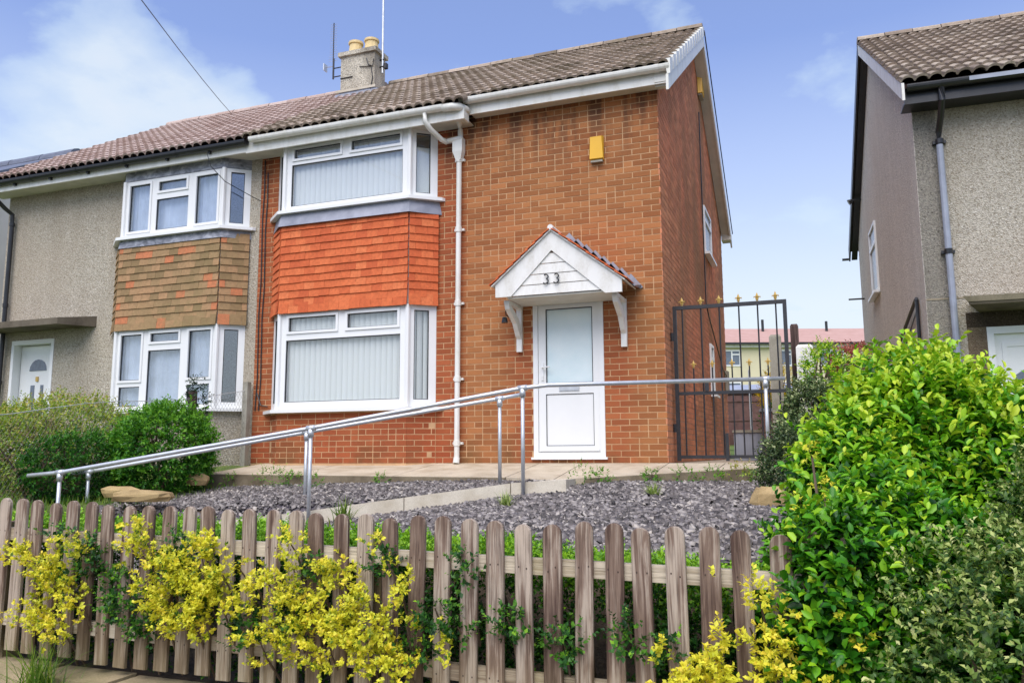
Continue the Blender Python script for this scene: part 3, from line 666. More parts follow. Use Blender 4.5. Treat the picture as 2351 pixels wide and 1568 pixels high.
for z0,z1,sd_ in ((.735,2.085,1),(3.565,4.53,2)):
    fr,A,dv,nv,L=window(H33,bay[1],bay[2],z0,z1,F33,sash=(0,1))
    fr['label']='white bay window with vertical blinds, '+('ground floor' if sd_==1 else 'upper floor')
    window(H33,bay[0],bay[1],z0,z1,[(.22,.78,.05,.93)],sub=fr); _,A2,dv2,nv2,L2=window(H33,bay[2],bay[3],z0,z1,SD,sub=fr)
    for q in (bay[1],bay[2]): obj('corner_post',MB().tube([(q[0],q[1]-.004,z0),(q[0],q[1]-.004,z1)],.034,8),UPVC,fr)
    sill(fr,z0-.048,bay)
    blind(fr,A,dv,nv,L,z0+.07,z1-.06,.086,sd_*5,.30 if sd_==1 else .22,.04)
    if sd_==1: blind(fr,A2,dv2,nv2,L2,z0+.07,z1-.06,.086,9,.35,.05)
    else:
        b=MB(); p=[]
        for z in (z0+.05,z1-.22):
            for s,d in ((.06,-.09),(L2-.05,-.09),(L2-.05,-.095),(.06,-.095)): p.append(A2+dv2*s+nv2*d+Vector((0,0,z)))
        obj('roller_blind',b.hexa(p),SLAT,fr)
# front door
b=MB(); frame_cells(b,Vector((-1.672,0,0)),Vector((1,0,0)),Vector((0,-1,0)),0,.917,.07,2.10,[(.062,.855,.135,2.03)],-.06,.012)
df=obj('door_frame',b,UPVC,H33)
b=MB(); DA=Vector((-1.672,0,0)); dX=Vector((1,0,0)); dN=Vector((0,-1,0))
frame_cells(b,DA,dX,dN,.066,.851,.139,2.026,[(.165,.775,.985,1.935),(.162,.778,.21,.855)],-.05,-.004)
dr=obj('door',b,UPVC,H33)
gk=MB(); ring(gk,DA,dX,dN,(.165,.775,.985,1.935),.011,-.03,-.010); ring(gk,DA,dX,dN,(.162,.778,.21,.855),.008,-.03,-.010); obj('gasket',gk,GASK,dr)
obj('door_glass',MB().box(-1.503,-.90,.024,.03,.99,1.93),FROST,dr); obj('door_panel',MB().box(-1.506,-.898,.018,.03,.214,.851),UPVC,dr)
b=MB(); b.box(-1.335,-1.075,-.006,.002,.885,.945); b.box(-1.325,-1.085,-.012,-.006,.895,.935); obj('letterbox',b,GALV,dr)
b=MB(); b.box(-1.565,-1.535,-.012,.003,1.03,1.25); b.tube([(-1.55,-.01,1.19),(-1.55,-.05,1.19),(-1.44,-.055,1.195)],.009,6); b.tube([(-1.55,-.02,1.08),(-1.55,-.005,1.08)],.013,8); obj('door_handle',b,UPVC,dr)
obj('door_sill',MB().box(-1.70,-.73,-.035,.02,.045,.072),UPVC,df)
obj('weather_bar',MB().box(-1.60,-.83,-.022,-.005,.145,.165),UPVC,dr)
# door canopy
CX=-1.215; CYF=-.62
cn=MB(); AP=(CX-.01,2.775); LE=(-1.945,2.165); RE=(-.375,2.125)
wv=.155
for (xa,za),(xb,zb) in ((AP,LE),(AP,RE)):
    dx=xb-xa; l=math.hypot(dx,zb-za); n2=((zb-za)/l,-dx/l) if dx<0 else (-(zb-za)/l,dx/l)
    nn=(0,-wv/ (abs(dx)/l))
    cn.prism([(xa,CYF,za),(xb,CYF,zb),(xb,CYF,zb-.16),(xb-(.20 if dx>0 else -.20),CYF,zb-.16),(xa,CYF,za-.24)][::(1 if dx<0 else -1)],(0,.035,0))
can=obj('door_canopy',cn,WOODW,H33)
b=MB()
zz_=2.0
for i in range(4):   # shiplap boards of the little gable
    za=2.01+i*.125; zb=za+.118
    def hw(z): return max(0.,(2.53-z)/.52*.60)
    if hw(za)<=0: continue
    b2=MB(); b2.prism([(CX-.01-hw(za),CYF+.014,za),(CX-.01+hw(za),CYF+.014,za),(CX-.01+hw(zb),CYF+.02,zb),(CX-.01-hw(zb),CYF+.02,zb)],(0,.012,0)); obj('cladding_board',b2,WOODW,can)
obj('soffit_board',MB().box(-1.80,-.52,CYF+.037,-.012,1.985,2.005),SOFF,can)
for (xa,za),(xb,zb),sg in ((AP,(-1.985,2.135),-1),(AP,(-.335,2.095),1)):
    dx,dz=xb-xa,zb-za; l=math.hypot(dx,dz); up=Vector((-dz*sg/l*(1 if sg>0 else 1),0,abs(dx)/l)) if sg>0 else Vector((dz/l,0,abs(dx)/l)); up=Vector((abs(dz)/l*sg,0,abs(dx)/l))
    rb=MB(); p0=Vector((xa,CYF-.03,za)); p1=Vector((xb,CYF-.03,zb)); q=Vector((0,.61,0)); rb.hexa([p0,p1,p1+q,p0+q,p0+up*.012,p1+up*.012,p1+q+up*.012,p0+q+up*.012]); obj('roof_board',rb,WOODW,can)
    n=8
    for r in range(n):
        for c in range(4):
            t0=r/n; t1=(r+1.25)/n if r<n-1 else 1.0
            # tiles lap downwards: tail of each lies over the one below
            a_=p0+(p1-p0)*min(1.03,(r+1)/n+.012); b_=p0+(p1-p0)*max(0,(r-.15)/n); ya,yb=c*.152+.001,(c+1)*.152-.001
            hi_,lo_=up*.030,up*.014
            tb=MB(); A0=a_+Vector((0,ya-.02,0))+hi_; A1=a_+Vector((0,yb-.02,0))+hi_; B0=b_+Vector((0,ya-.02,0))+lo_; B1=b_+Vector((0,yb-.02,0))+lo_
            tb.hexa([A0,B0,B1,A1,A0+up*.012,B0+up*.012,B1+up*.012,A1+up*.012],0,random.random()); obj('roof_tile',tb,THANG,can)
    # stepped lead soakers against the brick
    for r in range(8):
        t=(r+.5)/8; p=p0+(p1-p0)*t; p=Vector((p.x,-.010,p.z)); d=(p1-p0).normalized()
        if sg>0: lb=MB(); lb.prism([p-d*.11+up*.045+Vector((0,0,0)),p+d*.11+up*.045,p+d*.10+up*.06+Vector((.03,0,.0)),p-d*.09+up*.045+Vector((.045,0,.075)),p-d*.115+up*.06],(0,-.012,0)); obj('lead_step',lb,LEADS,can)
    if sg>0:
        lb=MB(); e=p1+Vector((0,.32,0)); lb.hexa([e+up*.03-Vector((.12,0,-.07)),e+up*.03+Vector((.03,0,-.04)),Vector((xb+.05,-.012,zb+.02)),Vector((xb-.12,-.012,zb+.16)),e+up*.045-Vector((.12,0,-.07)),e+up*.045+Vector((.03,0,-.04)),Vector((xb+.07,-.012,zb+.06)),Vector((xb-.10,-.012,zb+.20))]); obj('lead_apron',lb,LEADS,can)
obj('canopy_ridge',MB().tube([(AP[0],CYF-.035,AP[1]+.035),(AP[0],-.01,AP[1]+.035)],.035,8),WOODW,can)
for bx in (-1.845,-.49):
    b=MB(); b.box(bx-.035,bx+.035,-.055,-.006,1.40,1.99); b.box(bx-.035,bx+.035,-.50,-.056,1.945,1.985)
    pts=[(-.055,1.56),(-.055,1.66),(-.13,1.80),(-.42,1.944),(-.50,1.944),(-.47,1.88),(-.22,1.74),(-.11,1.60)]
    b.prism([(bx-.03,y_,z_) for y_,z_ in pts],(.06,0,0)); obj('bracket',b,WOODW,can)
def digit3(x,z,s):
    pts=[]; 
    for t in np.linspace(2.6,-1.45,11): pts.append((x+s*(.02+.27*math.cos(t)),CYF-.006,z+s*(.74+.25*math.sin(t))))
    for t in np.linspace(1.35,-2.7,12): pts.append((x+s*(-.03+.33*math.cos(t)),CYF-.006,z+s*(.22+.27*math.sin(t))))
    return pts
b=MB()
for i,x_ in enumerate((-1.295,-1.165)): b.tube(digit3(x_,2.135,.105),[.004]+[.0085]*21+[.005],6)
obj('house_number',b,BLK,can)
b=MB(); b.tube([(-1.99,-.03,1.86),(-1.99,-.14,1.87),(-1.97,-.2,1.93)],.008,5); b.tube([(-1.985,-.20,1.83),(-1.985,-.20,1.76)],[.03,.045],8); obj('lantern_bracket',b,BLK,can)
# roof
SLP=(RZ-EZ)/(RY-EY)
b=MB()
def slab(x0,x1,ya,yb,t=.05,dz=-.02):
    za,zb=EZ+SLP*(ya-EY)+dz,EZ+SLP*(yb-EY)+dz; return [(x0,ya,za-t),(x1,ya,za-t),(x1,yb,zb-t),(x0,yb,zb-t),(x0,ya,za),(x1,ya,za),(x1,yb,zb),(x0,yb,zb)]
b.hexa(slab(X0+.003,-2.52,-.40,RY)); b.hexa(slab(-2.515,.17,EY+.03,RY))
b.hexa([(X0+.003,RY+.003,RZ-.07),(.17,RY+.003,RZ-.07),(.17,7.7,EZ-.07),(X0+.003,7.7,EZ-.07),(X0+.003,RY+.003,RZ+.02),(.17,RY+.003,RZ+.02),(.17,7.7,EZ+.02),(X0+.003,7.7,EZ+.02)])
rf=obj('roof',b,DWOOD,H33)
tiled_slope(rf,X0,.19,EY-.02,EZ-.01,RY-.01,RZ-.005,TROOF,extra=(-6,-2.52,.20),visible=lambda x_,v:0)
ridge(rf,X0+.1,.2,RY,RZ+.04,TROOF)
for k in range(14):   # dry verge caps on the front slope, plain barge on the rear
    v0=k/14; v1=(k+1)/14; ya,yb=EY-.03+(RY-EY+.03)*v0,EY-.03+(RY-EY+.03)*v1; za,zb=EZ+SLP*(ya-EY),EZ+SLP*(yb-EY)
    b=MB(); b.hexa([(.176,ya,za-.10),(.215,ya,za-.10),(.215,yb-.05,zb-.13),(.176,yb-.05,zb-.13),(.15,ya,za+.095),(.217,ya,za+.095),(.217,yb-.05,zb+.035),(.15,yb-.05,zb+.035)]); obj('verge_cap',b,GUTW,rf)
b=MB()
for s_,e_ in (((EY-.06,EZ+SLP*-.06),(RY,RZ)),((7.74,EZ+SLP*-.06),(RY,RZ))):
    for ya,za,yb,zb in ((s_[0],s_[1],e_[0],e_[1]),):
        b.prism([(.165,ya,za-.30),(.165,ya,za-.105),(.165,yb,zb-.105),(.165,yb,zb-.29)][::(1 if ya<yb else -1)],(.032,0,0))
b.box(.0035,.196,-.235,-.205,4.62,4.74)
obj('bargeboard',b,GUTW,rf)
b=MB()
for ya,yb in ((EY+.1,RY),(7.62,RY)):
    za=EZ-.19; zb=RZ-.27; b.hexa([(.004,ya,za-.02),(.164,ya,za-.02),(.164,yb,zb-.02),(.004,yb,zb-.02),(.004,ya,za),(.164,ya,za),(.164,yb,zb),(.004,yb,zb)])
b.box(.004,.163,-.20,-.0,4.63,4.64); b.box(.004,.195,7.45,7.74,4.56,4.72)
obj('verge_soffit',b,SOFF,rf)
b=MB(); b.hexa([(.20,RY+.06,RZ-.0),(.218,RY+.06,RZ-.0),(.218,7.78,EZ-.03),(.20,7.78,EZ-.03),(.20,RY+.06,RZ+.03),(.218,RY+.06,RZ+.03),(.218,7.78,EZ+.0),(.20,7.78,EZ+.0)]); obj('rear_verge_trim',b,BLK,rf)
# eaves: fascia, soffit, gutter
def gutter(name,x0,x1,y,ztop,mat,parent,rad=.056,joints=()):
    b=MB(); n=8; L=[]
    for j in range(n+1): t=pi+pi*j/n; L.append((y+rad*math.cos(t),ztop+rad*1.05*math.sin(t)))
    L=[(L[0][0],ztop+.012)]+L+[(L[-1][0],ztop+.012)]
    for (ya,za),(yb,zb) in zip(L[:-1],L[1:]):
        b.face([(x0,ya,za),(x1,ya,za),(x1,yb,zb),(x0,yb,zb)]); 
        b.face([(x0,ya*.94+y*.06,za+.003),(x0,yb*.94+y*.06,zb+.003),(x1,yb*.94+y*.06,zb+.003),(x1,ya*.94+y*.06,za+.003)])
    for xx in (x0,x1): b.face([(xx,ya,za) for ya,za in L])
    for xx in joints:
        for (ya,za),(yb,zb) in zip(L[:-1],L[1:]):
            f=lambda q,z:( (q-y)*1.09+y,(z-ztop)*1.09+ztop)
            p,q=f(ya,za),f(yb,zb); b.face([(xx-.03,*p),(xx+.03,*p),(xx+.03,*q),(xx-.03,*q)])
    return obj(name,b,mat,parent)
b=MB(); b.box(-2.50,.16,-.225,-.20,4.60,4.755); b.box(X0,-2.50,-.385,-.36,4.485,4.66); b.box(-2.50,-2.476,-.385,-.226,4.485,4.66); obj('fascia',b,GUTW,H33)
b=MB(); b.box(-2.475,-.0,-.199,-.009,4.628,4.64); b.box(X0,-2.501,-.359,-.009,4.525,4.54); obj('soffit',b,SOFF,H33)
gutter('gutter',-2.58,.20,-.285,4.785,GUTW,H33,joints=(-1.9,-.9,.05,-2.45))
gt=gutter('gutter',X0+.12,-2.75,-.445,4.665,GUTW,H33,joints=(-5.2,-4.3,-3.4))
b=MB(); b.tube([(-2.76,-.445,4.645),(-2.62,-.44,4.645),(-2.54,-.40,4.645),(-2.50,-.30,4.645),(-2.50,-.24,4.645)],.054,10); obj('gutter_bend',b,GUTW,H33,True)
b=MB(); b.tube([(-3.02,-.445,4.64),(-3.02,-.44,4.50),(-2.98,-.36,4.42),(-2.90,-.18,4.33),(-2.84,-.12,4.30)],.036,10); b.tube([(-2.86,-.12,4.315),(-2.62,-.10,4.345)],.036,10); b.tube([(-2.60,-.29,4.76),(-2.62,-.26,4.62),(-2.64,-.16,4.50),(-2.66,-.09,4.46),(-2.66,-.08,4.2)],.036,10); obj('swan_neck',b,GUTW,H33,True)
b=MB(); b.tube([(-2.70,-.07,0.06),(-2.685,-.07,4.25)],.035,12); 
b.tube([(-2.70,-.07,.07),(-2.70,-.09,-.0)],.042,10); b.box(-2.76,-2.62,-.13,-.02,4.16,4.35); b.hexa([(-2.72,-.11,4.04),(-2.65,-.11,4.04),(-2.65,-.03,4.04),(-2.72,-.03,4.04),(-2.76,-.13,4.16),(-2.62,-.13,4.16),(-2.62,-.02,4.16),(-2.76,-.02,4.16)])
dp33=obj('downpipe',b,GUTW,H33)
for z_ in (.22,1.05,2.05,3.05,4.02): b=MB(); b.tube([(-2.70+.003*z_,-.07,z_),(-2.70+.003*z_,-.07,z_+.07)],.044,12); b.box(-2.70+.003*z_-.07,-2.70+.003*z_+.07,-.045,-.006,z_+.02,z_+.05); obj('pipe_clip',b,GUTW,dp33)
# gable details
def side_window(x,y0,y1,z0,z1,parent,mat=UPVC,sg=1):
    b=MB(); frame_cells(b,Vector((x,0,0)),Vector((0,sg,0)),Vector((sg,0,0)),y0 if sg>0 else -y1,y1 if sg>0 else -y0,z0,z1,[(y0+.06 if sg>0 else -y1+.06,y1-.06 if sg>0 else -y0-.06,z0+.06,z0+(z1-z0)*.68),(y0+.06 if sg>0 else -y1+.06,y1-.06 if sg>0 else -y0-.06,z0+(z1-z0)*.74,z1-.05)],-.02,.03)
    w=obj('side_window',b,mat,parent); b=MB(); b.box(*(sorted((x+sg*.006,x+sg*.10))),y0-.05,y1+.05,z0-.045,z0-.003); obj('window_sill',b,mat,w)
    b=MB(); b.box(*sorted((x+sg*.001,x+sg*.006)),y0+.061,y1-.061,z0+.061,z1-.051); obj('pane',b,LEADGL,w); return w
side_window(.0,4.35,5.35,3.58,4.42,H33); side_window(.0,4.55,5.0,1.12,2.0,H33)
b=MB(); b.tube([(.03,4.05,6.0),(.03,4.05,2.62),(.04,4.25,2.45),(.04,6.3,1.72),(.04,7.2,1.62)],.011,6); obj('cable_conduit',b,BLK,H33)
b=MB(); b.box(.012,.07,6.95,7.2,1.35,1.75); obj('meter_box',b,GREYC,H33)
for nm,lab,bx in (('alarm_box','yellow alarm box on the brick front above the porch canopy',(-.875,-.70,-.075,-.008,3.80,4.125)),('alarm_box','yellow alarm box high on the brick gable under the verge',(.008,.085,4.2,4.5,6.42,6.72))):
    x0_,x1_,y0_,y1_,z0_,z1_=bx; t=thing(nm,lab,'alarm box',((x0_+x1_)/2,(y0_+y1_)/2,z0_),0,'yellow alarm boxes on the brick house')
    b=MB(); fr_=.014; dx_=(fr_,0) if y1_-y0_<.1 else (0,fr_)
    b.hexa([(x0_,y0_+(.012 if dx_[0] else 0),z0_+.02),(x1_,y0_+(.012 if dx_[0] else 0),z0_+.02),(x1_,y1_,z0_),(x0_,y1_,z0_),(x0_+dx_[0],y0_,z1_-.02),(x1_-dx_[0],y0_,z1_-.02),(x1_,y1_,z1_),(x0_,y1_,z1_)] if dx_[0] else [(x0_,y0_,z0_),(x1_,y0_+.015,z0_+.02),(x1_,y1_-.015,z0_+.02),(x0_,y1_,z0_),(x0_,y0_,z1_),(x1_,y0_+.015,z1_-.02),(x1_,y1_-.015,z1_-.02),(x0_,y1_,z1_)]); obj('cover',b,YEL,t)
    b=MB(); b.box(x0_+.01 if dx_[0] else x0_+.002,x1_-.01,y0_+.02,y1_-.004,z0_-.025,z0_-.001); obj('base_strip',b,GREYC,t)
# cables down the brick strip
b=MB()
for dx_,zt in ((-5.90,4.5),(-5.84,4.3)):
    b.tube([(dx_+.01*math.sin(k*2.1),-.012,zt-k*(zt-.75)/8) for k in range(9)],.009,5)
b.tube([(-5.88,-.02,1.0),(-5.8,-.03,.82),(-5.68,-.03,.80)],.009,5)
obj('wall_cable',b,BLK,H33)
# chimney
ch=MB(); ch.box(-6.57,-5.83,3.0,3.40,6.6,7.72); chm=obj('chimney',ch,CHIM,H33)
b=MB(); b.box(-6.62,-5.785,2.955,3.445,7.72,7.80); b.hexa([(-6.62,2.955,7.80),(-5.785,2.955,7.80),(-5.785,3.445,7.80),(-6.62,3.445,7.80),(-6.5,3.06,7.86),(-5.9,3.06,7.86),(-5.9,3.34,7.86),(-6.5,3.34,7.86)]); obj('chimney_cap',b,CHIM,chm)
for x_,h_ in ((-6.37,.24),(-6.02,.23)): b=MB(); b.tube([(x_,3.2,7.84),(x_,3.2,7.84+h_*.8),(x_,3.2,7.84+h_*.81),(x_,3.2,7.84+h_)],[.14,.12,.145,.145],12); obj('chimney_pot',b,POT,chm)
b=MB(); b.hexa([(-6.66,2.72,6.72),(-5.74,2.72,6.72),(-5.74,2.995,6.90),(-6.66,2.995,6.90),(-6.66,2.74,6.75),(-5.74,2.74,6.75),(-5.74,2.995,6.97),(-6.66,2.995,6.97)]); b.box(-6.60,-5.80,2.985,2.999,6.9,6.99); obj('lead_apron',b,LEADS,chm)
b=MB(); b.box(-6.66,-5.79,2.965,2.984,6.985,7.03); obj('mortar_fillet',b,KERB,chm)
b=MB(); b.tube([(-6.0,2.985,7.6),(-5.95,2.98,7.45),(-5.86,2.98,7.42),(-5.84,2.98,7.55)],.012,5); b.tube([(-6.15,2.985,7.45),(-5.9,2.985,7.42),(-5.86,2.985,7.2),(-5.9,2.985,6.95)],.009,5); b.tube([(-6.57,2.99,7.28),(-6.3,2.985,7.28)],.01,5); obj('aerial_cable',b,BLK,chm)

# TV aerials
t=thing('tv_aerial','thin television aerial with many short rods left of the chimney','aerial',(-6.87,3.2,7.42))
b=MB(); b.tube([(-6.87,3.2,7.42),(-6.87,3.2,7.85)],.018,6); b.tube([(-6.88,3.2,7.72),(-6.885,3.2,8.60)],.011,6); obj('mast',b,IRON,t)
b=MB()
for z_ in (7.46,7.64): b.tube([(-6.87,3.2,z_),(-6.575,3.2,z_)],.012,5)
b.box(-6.60,-6.575,3.15,3.25,7.42,7.68); obj('bracket',b,IRON,t)
for k in range(17):
    z_=7.80+k*.048; hw_=.10 if k<3 else .085-.0008*k; obj('rod',MB().tube([(-6.885-hw_,3.2,z_),(-6.885+hw_,3.2,z_)],.0035,4),GALV,t)
b=MB(); b.tube([(-6.88,3.2,7.69),(-7.05,3.2,7.69)],.008,4); b.box(-7.07,-7.05,3.14,3.26,7.62,7.76); obj('reflector',b,GALV,t)
t=thing('aerial_pole','tall bare aerial pole clamped to the right chimney corner','pole',(-5.76,3.2,7.3))
obj('pole',MB().tube([(-5.77,3.2,7.35),(-5.785,3.2,9.35)],.022,8),GALV,t); b=MB(); b.tube([(-5.83,3.2,7.62),(-5.74,3.2,7.62)],.02,6); b.tube([(-5.83,3.2,7.48),(-5.70,3.18,7.47)],.018,6); b.box(-5.72,-5.66,3.14,3.22,7.42,7.52); obj('clamp',b,IRON,t)

# ================================================================== neighbour on the left
HN=thing('rendered_house','buff pebbledash house adjoining the brick one, pink tiled roof, weathered tile hung bay','house',(-8.6,3.7,-.1))
NX=-11.2; nb=[(-8.66,0),(-8.36,-.24),(-6.45,-.24),(-6.15,0)]
b=MB(); frame_cells(b,Vector((NX,0,0)),Vector((1,0,0)),Vector((0,-1,0)),0,-5.962-NX,-.6,4.66,[(nb[0][0]-NX,nb[3][0]-NX,-.5,4.6),(-10.88-NX,-9.93-NX,-.35,2.02)],-.25,0)
nw=obj('front_wall',b,DASHN,HN)
b=MB(); b.prism([(NX,.002,-.6),(NX,7.44,-.6),(NX,7.44,4.7),(NX,RY,7.16),(NX,.002,4.7)],(-.02,0,0)); b.box(NX,-6.0,7.2,7.44,-.6,4.7); b.box(NX,-6.0,.26,7.19,2.40,2.55); b.box(NX,-6.0,2.9,3.0,-.5,4.6); b.box(NX,-6.,.26,7.19,4.55,4.66); b.box(NX,-6.,.26,7.19,-.5,-.1)
obj('inner_structure',b,DASHN,HN)
b=MB(); b.prism([(nb[0][0],0,-.5),(nb[1][0],-.24,-.5),(nb[2][0],-.24,-.5),(nb[3][0],0,-.5),(nb[3][0],.1,-.5),(nb[0][0],.1,-.5)][::-1],(0,0,1.24)); obj('bay_plinth',b,DASHN,HN)
b=MB(); b.prism([(nb[0][0],0,2.02),(nb[1][0],-.235,2.02),(nb[2][0],-.235,2.02),(nb[3][0],0,2.02),(nb[3][0],.1,2.02),(nb[0][0],.1,2.02)][::-1],(0,0,1.44)); thn=obj('tile_hanging',b,WOODW,HN)
plain_tiles(thn,(nb[1][0]-.005,-.252),(nb[2][0]+.005,-.252),(0,-1),2.0,3.33,THANGN,12,seed=15)
plain_tiles(thn,(nb[2][0]+.008,-.256),(nb[3][0]+.02,-.006),(nr.x,nr.y),2.0,3.33,THANGN,12,seed=17)
plain_tiles(thn,(nb[0][0]-.02,-.006),(nb[1][0]-.008,-.256),(nl.x,nl.y),2.0,3.33,THANGN,12,seed=16)
bay_band('lead_flashing',LEADM,thn,3.30,3.445,.055,.028,nb)
b=MB(); b.prism([(nb[0][0],0,4.385),(nb[1][0],-.25,4.385),(nb[2][0],-.25,4.385),(nb[3][0],0,4.385),(nb[3][0],.1,4.385),(nb[0][0],.1,4.385)][::-1],(0,0,.15)); obj('lead_band',b,LEADM,HN)
NL=[(.055,.265,.06,.63),(.055,.265,.71,.95),(.355,.635,.06,.165),(.335,.655,.27,.95),(.735,.945,.06,.63),(.735,.945,.71,.95)]
NU=[(.055,.265,.08,.90),(.355,.635,.08,.24),(.335,.655,.38,.92),(.735,.945,.08,.90)]
for z0,z1,cells,sa,lb_ in ((.79,2.01,NL,(0,2,4),'ground floor'),(3.475,4.38,NU,(0,1,3),'upper floor')):
    fr,A,dv,nv,L=window(HN,nb[1],nb[2],z0,z1,cells,sash=sa,glass=GLASSN); fr['label']='white bay window with many casements, '+lb_
    window(HN,nb[0],nb[1],z0,z1,[(.22,.78,.06,.93)],sub=fr,glass=GLASSN); window(HN,nb[2],nb[3],z0,z1,[(.25,.76,.06,.93)],sub=fr,glass=GLASSN)
    for q in (nb[1],nb[2]): obj('corner_post',MB().tube([(q[0],q[1]-.004,z0),(q[0],q[1]-.004,z1)],.034,8),UPVC,fr)
    sill(fr,z0-.049,nb,.10)
    # net curtain: shallow folds
    b=MB(); npts=60
    P_=[(A+dv*(L*i/npts)-nv*(.115+.012*math.sin(i*1.9)+.008*math.sin(i*.7))) for i in range(npts+1)]
    for i in range(npts): b.face([(*P_[i].xy,z0+.03),(*P_[i+1].xy,z0+.03),(*P_[i+1].xy,z1-.02),(*P_[i].xy,z1-.02)])
    obj('net_curtain',b,NET,fr)
# neighbour's door in a recess
b=MB(); frame_cells(b,Vector((-10.88,0,0)),Vector((1,0,0)),Vector((0,-1,0)),0,.95,-.3,2.02,[(.06,.89,-.25,1.95)],-.20,.012); ndf=obj('door_frame',b,UPVC,HN)
b=MB(); b.box(-10.81,-10.0,.13,.17,-.25,1.94); nd_=obj('door',b,UPVC,HN)
b=MB(); b.prism([(-10.405+.19*math.cos(t),.118,1.52+.19*math.sin(t)) for t in np.linspace(0,pi,9)],(0,.011,0)); b.box(-10.54,-10.46,.118,.129,.75,1.28); b.box(-10.32,-10.26,.118,.129,.75,1.28); obj('door_glass',b,LEADGL,nd_)
b=MB(); b.box(-10.43,-10.38,.11,.129,1.34,1.42); b.box(-10.5,-10.3,.115,.129,.56,.62); obj('door_knocker',b,GOLD,nd_)
for p in ((-10.73,-10.48,.0,.46),(-10.33,-10.08,.0,.46)): obj('door_panel',MB().box(p[0],p[1],.112,.129,p[2],p[3]),UPVC,nd_)
b=MB(); b.hexa([(-11.15,-.55,2.14),(-9.25,-.55,2.14),(-9.05,-.001,2.16),(-11.15,-.001,2.16),(-11.15,-.55,2.24),(-9.25,-.55,2.24),(-9.05,-.001,2.33),(-11.15,-.001,2.33)]); obj('door_canopy',b,CANC,HN)
b=MB(); b.hexa(slab(NX-.2,X0-.003,-.44,RY)); b.hexa([(NX-.2,RY+.003,RZ-.07),(X0-.003,RY+.003,RZ-.07),(X0-.003,7.7,EZ-.07),(NX-.2,7.7,EZ-.07),(NX-.2,RY+.003,RZ+.02),(X0-.003,RY+.003,RZ+.02),(X0-.003,7.7,EZ+.02),(NX-.2,7.7,EZ+.02)])
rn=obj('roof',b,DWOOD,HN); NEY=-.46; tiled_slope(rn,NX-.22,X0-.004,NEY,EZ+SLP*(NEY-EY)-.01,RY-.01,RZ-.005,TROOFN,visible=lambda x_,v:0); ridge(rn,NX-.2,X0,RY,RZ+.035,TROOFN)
b=MB(); b.prism([(NX-.21,-.46,4.40),(NX-.21,-.46,4.66),(NX-.21,RY,7.3),(NX-.21,RY,7.05)],(.03,0,0)); b.box(NX-.2,X0-.003,-.385,-.36,4.50,4.66); obj('fascia',b,GUTW,HN)
obj('soffit',MB().box(NX-.18,X0-.003,-.359,-.003,4.535,4.55),SOFF,HN)
gn=gutter('gutter',NX-.15,X0+.05,-.44,4.645,BLK,HN,joints=(-10.2,-9.2,-8.2,-7.2))
for xx in (-10.6,-9.8,-9.0,-8.2,-7.4,-6.6): obj('gutter_bracket',MB().box(xx-.02,xx+.02,-.43,-.386,4.56,4.66),BLK,gn)
b=MB(); b.tube([(-11.12,-.44,4.62),(-11.12,-.43,4.48),(-11.06,-.2,4.28),(-11.03,-.08,4.2),(-11.03,-.07,3.9),(-11.03,-.07,-.3)],.036,10)
dpn=obj('downpipe',b,BLK,HN)
for z_ in (4.0,2.6,1.3): obj('pipe_clip',MB().tube([(-11.03,-.07,z_),(-11.03,-.07,z_+.06)],.045,10),BLK,dpn)
# neighbour's phone cable from the gutter to the brick
b=MB(); b.tube([(-6.62,-.44,4.56),(-6.55,-.42,4.35),(-6.35,-.33,4.12),(-6.05,-.1,3.93),(-5.93,-.03,3.86)],.006,5); o=obj('phone_cable',b,BLK); tag(o,'thin black cable drooping from the gutter to the brick strip','cable')
# overhead wire
b=MB(); p0=Vector((-8.9,12.,9.05)); p1=Vector((-8.0,-1.2,8.05)); pa=cam.location+pxdir(536,267)*17.; pb=cam.location+pxdir(324,0)*8.5; dirv=(pb-pa)
b.tube([pa-dirv*.5-Vector((0,0,.2)),pa,pa+dirv*.25-Vector((0,0,.03)),pa+dirv*.5-Vector((0,0,.04)),pa+dirv*.75-Vector((0,0,.03)),pb,pb+dirv*.9],.006,5)
o=obj('overhead_wire',b,BLK); tag(o,'single overhead wire crossing the sky above the left roof','cable')

# ================================================================== far left house
HF=thing('pale_house','pale rendered house with dark ridge tiles at the far left edge','house',(-18.5,4,-.2))
b=MB(); b.prism([(-15.15,.3,-.6),(-15.15,8.7,-.6),(-15.15,8.7,4.9),(-15.15,4.5,7.3),(-15.15,.3,4.9)][::-1],(-7,0,0)); obj('wall',b,PALER,HF)
b=MB(); b.hexa([(-22.4,-.1,4.75),(-14.95,-.1,4.75),(-14.95,4.5,7.40),(-22.4,4.5,7.40),(-22.4,-.1,4.87),(-14.95,-.1,4.87),(-14.95,4.5,7.52),(-22.4,4.5,7.52)]); b.hexa([(-22.4,4.503,7.40),(-14.95,4.503,7.40),(-14.95,9.1,4.75),(-22.4,9.1,4.75),(-22.4,4.503,7.52),(-14.95,4.503,7.52),(-14.95,9.1,4.87),(-22.4,9.1,4.87)]); rfl=obj('roof',b,DARKT,HF)
ridge(rfl,-22.3,-14.92,4.5,7.40,DARKT,rad=.22,L=.5)

